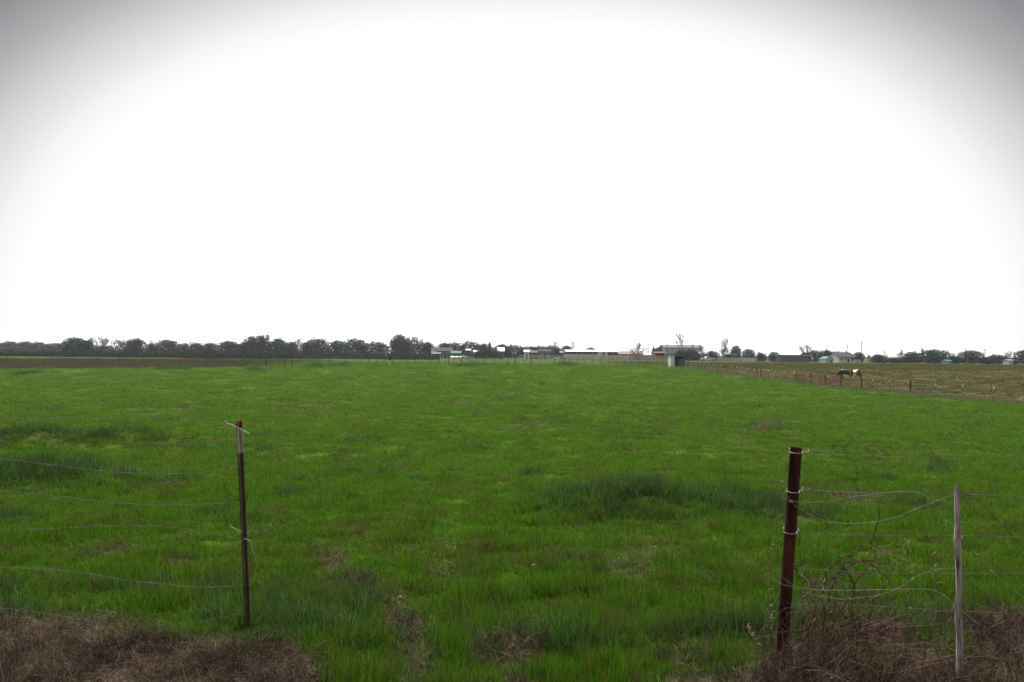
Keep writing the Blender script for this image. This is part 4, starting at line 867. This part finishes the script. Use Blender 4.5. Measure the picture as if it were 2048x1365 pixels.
LOBES = {
 'dome': [(0, 0, .52, .44, .42), (-.28, .05, .42, .24, .34), (.3, -.05, .44, .22, .34), (-.1, 0, .72, .26, .27), (.16, .05, .70, .24, .26), (0, 0, .25, .42, .24)],
 'round': [(0, 0, .5, .42, .46), (-.2, 0, .62, .26, .3), (.2, .1, .6, .26, .32), (.02, 0, .78, .22, .22), (-.25, 0, .3, .22, .26), (.25, 0, .3, .22, .26)],
 'lumpy': [(-.28, 0, .42, .22, .38), (-.05, .1, .55, .24, .4), (.22, -.05, .48, .25, .40), (.08, 0, .78, .15, .2), (-.2, 0, .7, .14, .2), (.34, 0, .35, .15, .28), (0, 0, .25, .4, .24)],
 'tall': [(0, 0, .4, .38, .36), (-.15, 0, .62, .26, .28), (.18, 0, .58, .24, .26), (.22, 0, .84, .13, .14), (-.08, 0, .82, .15, .16), (-.28, 0, .42, .18, .26), (.3, 0, .36, .18, .26), (0, 0, .2, .36, .2)],
 'spiky': [(0, 0, .42, .36, .34), (-.22, 0, .55, .2, .3), (.15, .1, .6, .2, .3), (-.12, 0, .84, .07, .15), (.05, 0, .88, .06, .12), (.28, 0, .7, .07, .16), (-.33, 0, .62, .06, .14), (.36, 0, .42, .12, .2), (0, 0, .22, .4, .22)],
}
CR = {}
for i, (k, lb) in enumerate(LOBES.items()):
    for mt in ('leafdark', 'leafolive', 'leafbrown', 'leafteal'):
        CR[k, mt] = None
    base_me = crown_mesh('crown_' + k, lb, 3400, .034, M['leafdark'], 5 + i)
    for mt in ('leafdark', 'leafolive', 'leafbrown', 'leafteal'):
        m2 = base_me.copy(); m2.materials.clear(); m2.materials.append(M[mt]); CR[k, mt] = m2
TRK = limb_mesh('trunk', [([(0, 0, -.05), (.01, 0, .2), (0, .01, .5)], .035, .02), ([(0, 0, .12), (-.12, .02, .3), (-.22, 0, .5)], .02, .01), ([(0, 0, .16), (.12, -.02, .34), (.22, 0, .55)], .02, .01), ([(.0, 0, .2), (.02, .1, .4), (.05, .16, .6)], .016, .008)], M['bark'])
def bare_mesh(seed, depth, spread, mt, upright=.3, twigs=5, th=.012, tmin=.0030):
    r_ = random.Random(seed); limbs = MB(); fine = MB()
    def grow(p, d, l, r, k):
        n = 3; pts = [p]; 
        for j in range(n): d = (d + Vector((r_.gauss(0, .16), r_.gauss(0, .16), r_.gauss(.03, .12)))).normalized(); pts.append(pts[-1] + d * l / n)
        tgt = limbs if k >= depth - 1 else fine
        tgt.tube(pts, [r, r * .9, r * .8, r * .7], 5 if k >= depth - 1 else 3, cap=False)
        if k == 0: return
        for j in range(r_.choice((2, 3, 3)) if k > 1 else twigs):
            q = pts[r_.choice((1, 2, 3, 3))] if j else pts[-1]; a = r_.uniform(0, 6.28)
            dd = (d + Vector((math.cos(a) * spread, math.sin(a) * spread, r_.uniform(-.1, upright)))).normalized(); grow(q, dd, l * r_.uniform(.62, .86), max(r * .62, tmin), k - 1)
    for s in range(r_.choice((1, 2, 3))): grow(Vector((r_.uniform(-.04, .04), r_.uniform(-.04, .04), -.03)), Vector((r_.uniform(-.25, .25), r_.uniform(-.2, .2), 1)).normalized(), .26, th * 1.6, depth)
    z1 = max(v[2] for v in fine.v); x1 = max(max(abs(v[0]), abs(v[1])) for v in fine.v); out_ = []
    for mbb, nm in ((limbs, 'trunk'), (fine, 'twigs')):
        me = bpy.data.meshes.new(nm); me.from_pydata([(v[0] * .5 / x1, v[1] * .5 / x1, v[2] / z1) for v in mbb.v], [], mbb.f); me.materials.append(mt); out_.append(me)
    return out_
BARE = {'thin': [bare_mesh(s, 4, .8, M['twigpale'], .35, 4, .015, .0062) for s in (1, 2, 3)], 'dense': [bare_mesh(s, 5, .85, M['twig'], .3, 4, .016, .0068) for s in (11, 12, 13)], 'sparse': [bare_mesh(s, 4, .75, M['twigpale'], .5, 2, .019, .0075) for s in (21, 22, 23)]}
tr = random.Random(77)
def tree(x0, x1, top, base, kind, leaf, label, D=None, group=None):
    pc = (x0 + x1) / 2; D = D or min(330, solve(pc, base)); b = base_at(pc, D); w = metres(x1 - x0, D) ; h = zat(pc, top, D) - b.z
    bare = kind in BARE
    o = empty('bare_tree' if bare else 'evergreen_tree', b, label, 'tree', group or ('bare trees along the horizon' if bare else 'evergreen trees along the horizon'))
    s = (w * (1.0 if bare else 1.1), w * (1.0 if bare else 1.1), h * 1.0); rz = tr.choice((0, 1, 2, 3)) * math.pi / 2 + tr.uniform(-.3, .3)
    if bare:
        t_, f_ = tr.choice(BARE[kind]); link('trunk', t_, o, (0, 0, 0), (0, 0, rz), s); q = link('twigs', f_, o, (0, 0, 0), (0, 0, rz), s)
    else:
        link('trunk', TRK, o, (0, 0, 0), (0, 0, rz), s); link('crown', CR[kind, leaf], o, (0, 0, 0), (0, 0, rz), s)
    return o
TREES = [
 # far wood at the left edge
 (-40, 10, 683, 704, 'lumpy', 'leafteal', 'grey green tree of the distant wood cut by the left edge', 430), (0, 42, 683, 704, 'dome', 'leafteal', 'second tree of the distant hazy wood from the left edge', 420), (30, 70, 682.5, 705, 'lumpy', 'leafteal', 'bumpy topped tree in the middle of the distant hazy wood', 425),
 (58, 98, 684.5, 705, 'dome', 'leafteal', 'low domed tree of the distant hazy wood, left of the round evergreen', 415), (86, 132, 686, 706, 'lumpy', 'leafteal', 'last low tree of the distant hazy wood touching the round evergreen', 410), (-10, 60, 697, 711, 'dome', 'leafbrown', 'low brownish thicket at the foot of the distant wood, at the edge', 300), (50, 130, 698, 712, 'lumpy', 'leafbrown', 'low brownish thicket between distant wood and round evergreen', 295),
 # left group
 (121, 180, 675.5, 712, 'round', 'leafdark', 'dark round evergreen standing first at the left end of the tree line', None), (160, 186, 681, 712, 'dome', 'leafdark', 'smaller dark evergreen against the right side of the first round one', None),
 (168, 200, 672, 712, 'dense', None, 'feathery bare tree with rounded head right of the first round evergreen', None), (186, 226, 672, 712, 'dense', None, 'purplish bare tree with twiggy head, tallest near the far left', None), (176, 240, 690, 712, 'lumpy', 'leafteal', 'low grey green shrub trees under the purplish bare tree', None),
 (218, 262, 676, 712, 'dense', None, 'bare tree with uneven twiggy top, left of the broad grey one', None), (236, 298, 678, 712, 'lumpy', 'leafbrown', 'broad grey brown tree with dense twigs in the left group', None), (246, 300, 672, 712, 'dense', None, 'bare tree with high ragged top above the broad grey brown one', None),
 (288, 318, 686, 712, 'lumpy', 'leafdark', 'small dark tree in the dip above the dark blue car', None), (296, 330, 679, 712, 'thin', None, 'pale wispy bare tree rising behind the dip', None), (310, 358, 680, 712, 'round', 'leafbrown', 'rounded grey brown tree with a lilac haze of twigs', None), (316, 362, 677, 712, 'dense', None, 'twiggy bare tree over the rounded grey brown one', None),
 (352, 384, 686, 713, 'lumpy', 'leafbrown', 'low brown tree right of the rounded grey brown one', None), (364, 402, 683, 713, 'dense', None, 'low twiggy bare tree left of the small pole', None), (378, 412, 686, 713, 'dome', 'leafbrown', 'small dull tree before the low ridge of trees', None), (396, 442, 685, 713, 'lumpy', 'leafbrown', 'flat topped greyish tree under the small pole', None),
 (430, 490, 682.5, 713, 'dome', 'leafdark', 'broad dark evergreen dome right of the small pole', None), (470, 508, 684, 713, 'dome', 'leafdark', 'dark evergreen joining the broad dome to the taller pair', None), (484, 532, 671, 713, 'tall', 'leafolive', 'tall rounded olive evergreen, left one of the tall pair', None), (514, 542, 669, 713, 'tall', 'leafolive', 'narrow high tree with open gap, right one of the tall pair', None),
 (534, 576, 677, 714, 'dome', 'leafdark', 'dark sloping evergreen right of the tall pair', None), (560, 600, 683, 714, 'lumpy', 'leafbrown', 'brown grey tree under the twiggy crown left of centre', None), (570, 606, 674, 714, 'dense', None, 'reddish twiggy bare tree in the notch left of centre', None), (596, 626, 684, 714, 'lumpy', 'leafdark', 'low dark tree at the second notch', None),
 (606, 664, 677, 714, 'lumpy', 'leafbrown', 'wide brownish tree with broken top right of the notch', None), (612, 640, 673, 714, 'dense', None, 'reddish brown bare crown above the wide brownish tree', None), (644, 662, 671, 714, 'sparse', None, 'single tall crooked branchy tree above the hedge', None), (652, 702, 681.5, 715, 'dome', 'leafteal', 'smooth topped grey green tree left of the highest dome', None),
 (686, 734, 677.5, 715, 'round', 'leafteal', 'rounded grey green dome with pale right side', None), (700, 740, 680, 715, 'dense', None, 'thin bare twigs on the right shoulder of the grey green dome', None), (728, 776, 684, 715, 'dome', 'leafdark', 'low dark dome left of the big olive green tree', None), (744, 776, 682, 715, 'dense', None, 'faint purple bare tree before the big olive green tree', None),
 (771, 824, 668.5, 716, 'tall', 'leafolive', 'big olive green tree with ragged top at centre left', None), (794, 842, 674, 716, 'tall', 'leafolive', 'brownish green tree against the right side of the big olive one', None), (826, 858, 676, 716, 'dense', None, 'sprigs of a bare tree standing above the dark tree', None), (834, 872, 684, 716, 'dome', 'leafdark', 'dark sloping tree right of the big olive one', None),
 (868, 906, 686, 715, 'dome', 'leafolive', 'olive tree behind the left part of the tan farmhouse', 350), (888, 928, 685, 715, 'round', 'leafteal', 'grey green tree behind the right part of the tan farmhouse', 350), (918, 962, 683, 715, 'dome', 'leafdark', 'large smooth dark evergreen between farmhouse and narrow barn', 340), (946, 986, 686.5, 715, 'lumpy', 'leafdark', 'dark evergreen left of the narrow barn', 340),
 (952, 998, 694, 716, 'round', 'leafbrown', 'dark brown nearer tree standing before the evergreens, left of the narrow barn', 300), (975, 984, 684, 700, 'dome', 'leafdark', 'tiny knob topped tree poking above the evergreens', 342), (980, 1024, 689, 715, 'dome', 'leafdark', 'dark evergreen directly behind the narrow barn', 342), (1006, 1050, 690, 715, 'dome', 'leafteal', 'blue green evergreen right of the narrow barn', 342), (1036, 1082, 692, 715, 'lumpy', 'leafteal', 'blue green evergreen behind the little white shed', 342),
 (1062, 1104, 692, 715, 'dome', 'leafteal', 'low dark evergreen behind the teal house', 345), (1088, 1122, 691, 715, 'dome', 'leafdark', 'low evergreen under the twin bare branches', 345), (1094, 1124, 683, 715, 'thin', None, 'pale bare tree with a leaning tip left of the long barn', 340), (1103, 1121, 698, 716, 'round', 'leafbrown', 'small dark round bush tree beside the teal house', 302), (1116, 1148, 691.5, 712, 'dome', 'leafdark', 'smooth green dome behind the left end of the long barn', 345),
 (1136, 1158, 682, 712, 'thin', None, 'wispy bare tree above the left end of the long barn', 345), (1166, 1194, 695, 712, 'dome', 'leafteal', 'single green dome above the middle of the long white roof', 350), (1150, 1166, 699, 712, 'dome', 'leafdark', 'tiny dark treetop above the long roof, left of the green dome', 350),
 (1248, 1300, 684, 715, 'thin', None, 'wide pale bare tree before the pink roofed barn', 292), (1262, 1288, 684, 715, 'sparse', None, 'stout forked grey tree within the wide pale bare tree', 293), (1254, 1304, 695, 715, 'thin', None, 'low bare scrub right of the pink roofed barn', 290), (1300, 1333, 694, 712, 'lumpy', 'leafteal', 'dark conifer clump behind the orange stacks', 310), (1302, 1312, 692, 712, 'spiky', 'leafdark', 'small pointed evergreen left of the conifer clump', 309),
 (1330, 1344, 682, 715, 'sparse', None, 'bare leaning tree at the left end of the two storey house', 318), (1346, 1384, 666, 716, 'thin', None, 'tallest bare tree, standing before the two storey house', 312), (1356, 1374, 672, 716, 'sparse', None, 'forked brown bare tree beside the tallest one', 311), (1374, 1400, 686, 716, 'thin', None, 'bare tree right of the tallest one before the house', 312), (1394, 1412, 686, 716, 'sparse', None, 'dark leaning bare tree at the right end of the two storey house', 311),
 (1350, 1374, 700, 718, 'dome', 'leafdark', 'dark clipped evergreen right behind the field shed, left half of the hedge', 285), (1366, 1398, 699, 718, 'dome', 'leafdark', 'dark clipped evergreen behind the field shed, right half of the hedge', 285), (1384, 1402, 708, 719, 'round', 'leafbrown', 'low dull bush between hedge and white pickup', 283),
 (1410, 1440, 702, 716, 'dome', 'leafbrown', 'low brown dome above the white pickup', 320), (1436, 1462, 671, 716, 'sparse', None, 'tall pale bare tree right of the white pickup', 318), (1428, 1462, 692, 716, 'dense', None, 'greyish bare tree mass right of the pickup', 315), (1462, 1482, 691, 716, 'round', 'leafteal', 'grey green tree with rounded top behind the dark carport', 315), (1444, 1484, 694, 716, 'dense', None, 'twiggy bare tree behind the dark carport', 316),
 (1484, 1510, 698, 717, 'round', 'leafteal', 'dark blue green round tree above the white fence', 312), (1508, 1540, 702, 719, 'dense', None, 'reddish bare tree right of the white fence', 290), (1537, 1560, 704, 722, 'round', 'leafdark', 'dark round tree at the left end of the long blue grey shed', 268), (1512, 1532, 706, 721, 'lumpy', 'leafbrown', 'brown thicket tree before the reddish bare tree', 285),
 (1592, 1626, 686, 716, 'sparse', None, 'wide spreading bare tree behind the long blue grey shed', 290), (1588, 1632, 690, 716, 'thin', None, 'wispy bare crown around the spreading bare tree', 292), (1598, 1624, 705, 722, 'dome', 'leafdark', 'dark low tree at the right end of the long blue grey shed', 275), (1616, 1646, 700.5, 723, 'dome', 'leafdark', 'dark evergreen, left part of the mass beside the white farmhouse', 270), (1636, 1668, 700, 723, 'dome', 'leafdark', 'dark evergreen in the middle of the mass beside the white farmhouse', 272),
 (1658, 1690, 702, 722, 'lumpy', 'leafdark', 'dark evergreen at the left of the white farmhouse roof', 274), (1676, 1704, 704, 720, 'dome', 'leafdark', 'dark evergreen crown just behind the white farmhouse roof', 280), (1645, 1657, 686, 722, 'thin', None, 'pale bare spire above the evergreen mass', 285), (1683, 1696, 687, 722, 'thin', None, 'pale slanting bare tree above the white farmhouse', 285), (1704, 1729, 704.5, 725, 'round', 'leafdark', 'dark round tree at the right end of the white farmhouse', 262),
 (1730, 1746, 708, 726, 'dense', None, 'low pale scrub tree right of the utility pole', 255), (1738, 1778, 708.5, 726, 'lumpy', 'leafbrown', 'grey brown tree on the rise right of the white farmhouse', 252), (1763, 1780, 698, 726, 'thin', None, 'pale bare tree behind the grey brown one at right', 256), (1774, 1812, 716, 727, 'dome', 'leafbrown', 'low thicket in the gap left of the big dark evergreens', 250), (1788, 1810, 699.5, 727, 'dense', None, 'round headed bare tree in the gap at right', 254),
 (1806, 1842, 703.5, 727, 'dome', 'leafdark', 'dark evergreen, left of the broadest one at right', 248), (1838, 1852, 693.5, 727, 'dense', None, 'small twiggy bare head above the broadest evergreen', 254), (1836, 1906, 699.5, 728, 'dome', 'leafdark', 'broadest dark evergreen dome at right', 246), (1894, 1924, 712, 728, 'lumpy', 'leafdark', 'low dark trees in the dip between the two big domes', 246),
 (1898, 1920, 705, 728, 'thin', None, 'faint bare twigs over the dip between the two big domes', 250), (1918, 1968, 701.5, 729, 'round', 'leafdark', 'high domed dark evergreen, second big dome at right', 243), (1960, 1984, 714, 729, 'dome', 'leafdark', 'low dark tree under the slender grey pole', 243), (1975, 2012, 709.5, 730, 'dome', 'leafdark', 'dark sloping evergreen right of the slender grey pole', 240), (2006, 2032, 701.5, 730, 'dense', None, 'twiggy bare tree near the right edge', 242),
 (2004, 2036, 716, 730, 'lumpy', 'leafteal', 'low blue green tree beneath the twiggy bare one at the edge', 238), (2028, 2090, 699.5, 731, 'round', 'leafdark', 'dark evergreen cut by the right edge of the view', 236), (2075, 2140, 705, 731, 'dome', 'leafdark', 'dark evergreen wholly past the right edge', 236),
]
for t_ in TREES:
    if 'wholly past' in t_[6]: continue
    tree(*t_)
# undergrowth closing the foot of the left-hand tree line
rr_ = np.random.default_rng(5); n = 2600; pxs = rr_.uniform(-40, 875, n); Ds = rr_.uniform(235, 262, n); xs = (pxs - CX) / F * Ds
UG = []
for s in range(3):
    me_ = crown_mesh('thicket_tuft', LOBES['dome'][:3], 90, .15, M['leafdark'], 90 + s); UG.append(me_)
sc = rr_.uniform(.9, 1.9, n); scatter('undergrowth', np.stack([xs, Ds, ground_z(xs, Ds) - .2], -1), rots(n, .05), np.stack([sc, sc, sc * rr_.uniform(.6, 1.1, n)], -1), UG, 'dark low undergrowth along the foot of the left tree line', 'thicket', material=M['leafdark'])
# ------------------------------------------------------------------ thin air haze
hz = MB().box(-900, 900, -60, 900, -3.2, 22).build('haze', bpy.data.materials.new('thin_haze'), None); hz['kind'] = 'stuff'
hm = hz.data.materials[0]; hm.use_nodes = True; hm.node_tree.nodes.clear(); ho = hm.node_tree.nodes.new('ShaderNodeOutputMaterial'); hv = hm.node_tree.nodes.new('ShaderNodeVolumePrincipled')
hv.inputs['Density'].default_value = .00016; hv.inputs['Color'].default_value = (.86, .93, 1, 1); hm.node_tree.links.new(hv.outputs[0], ho.inputs['Volume'])
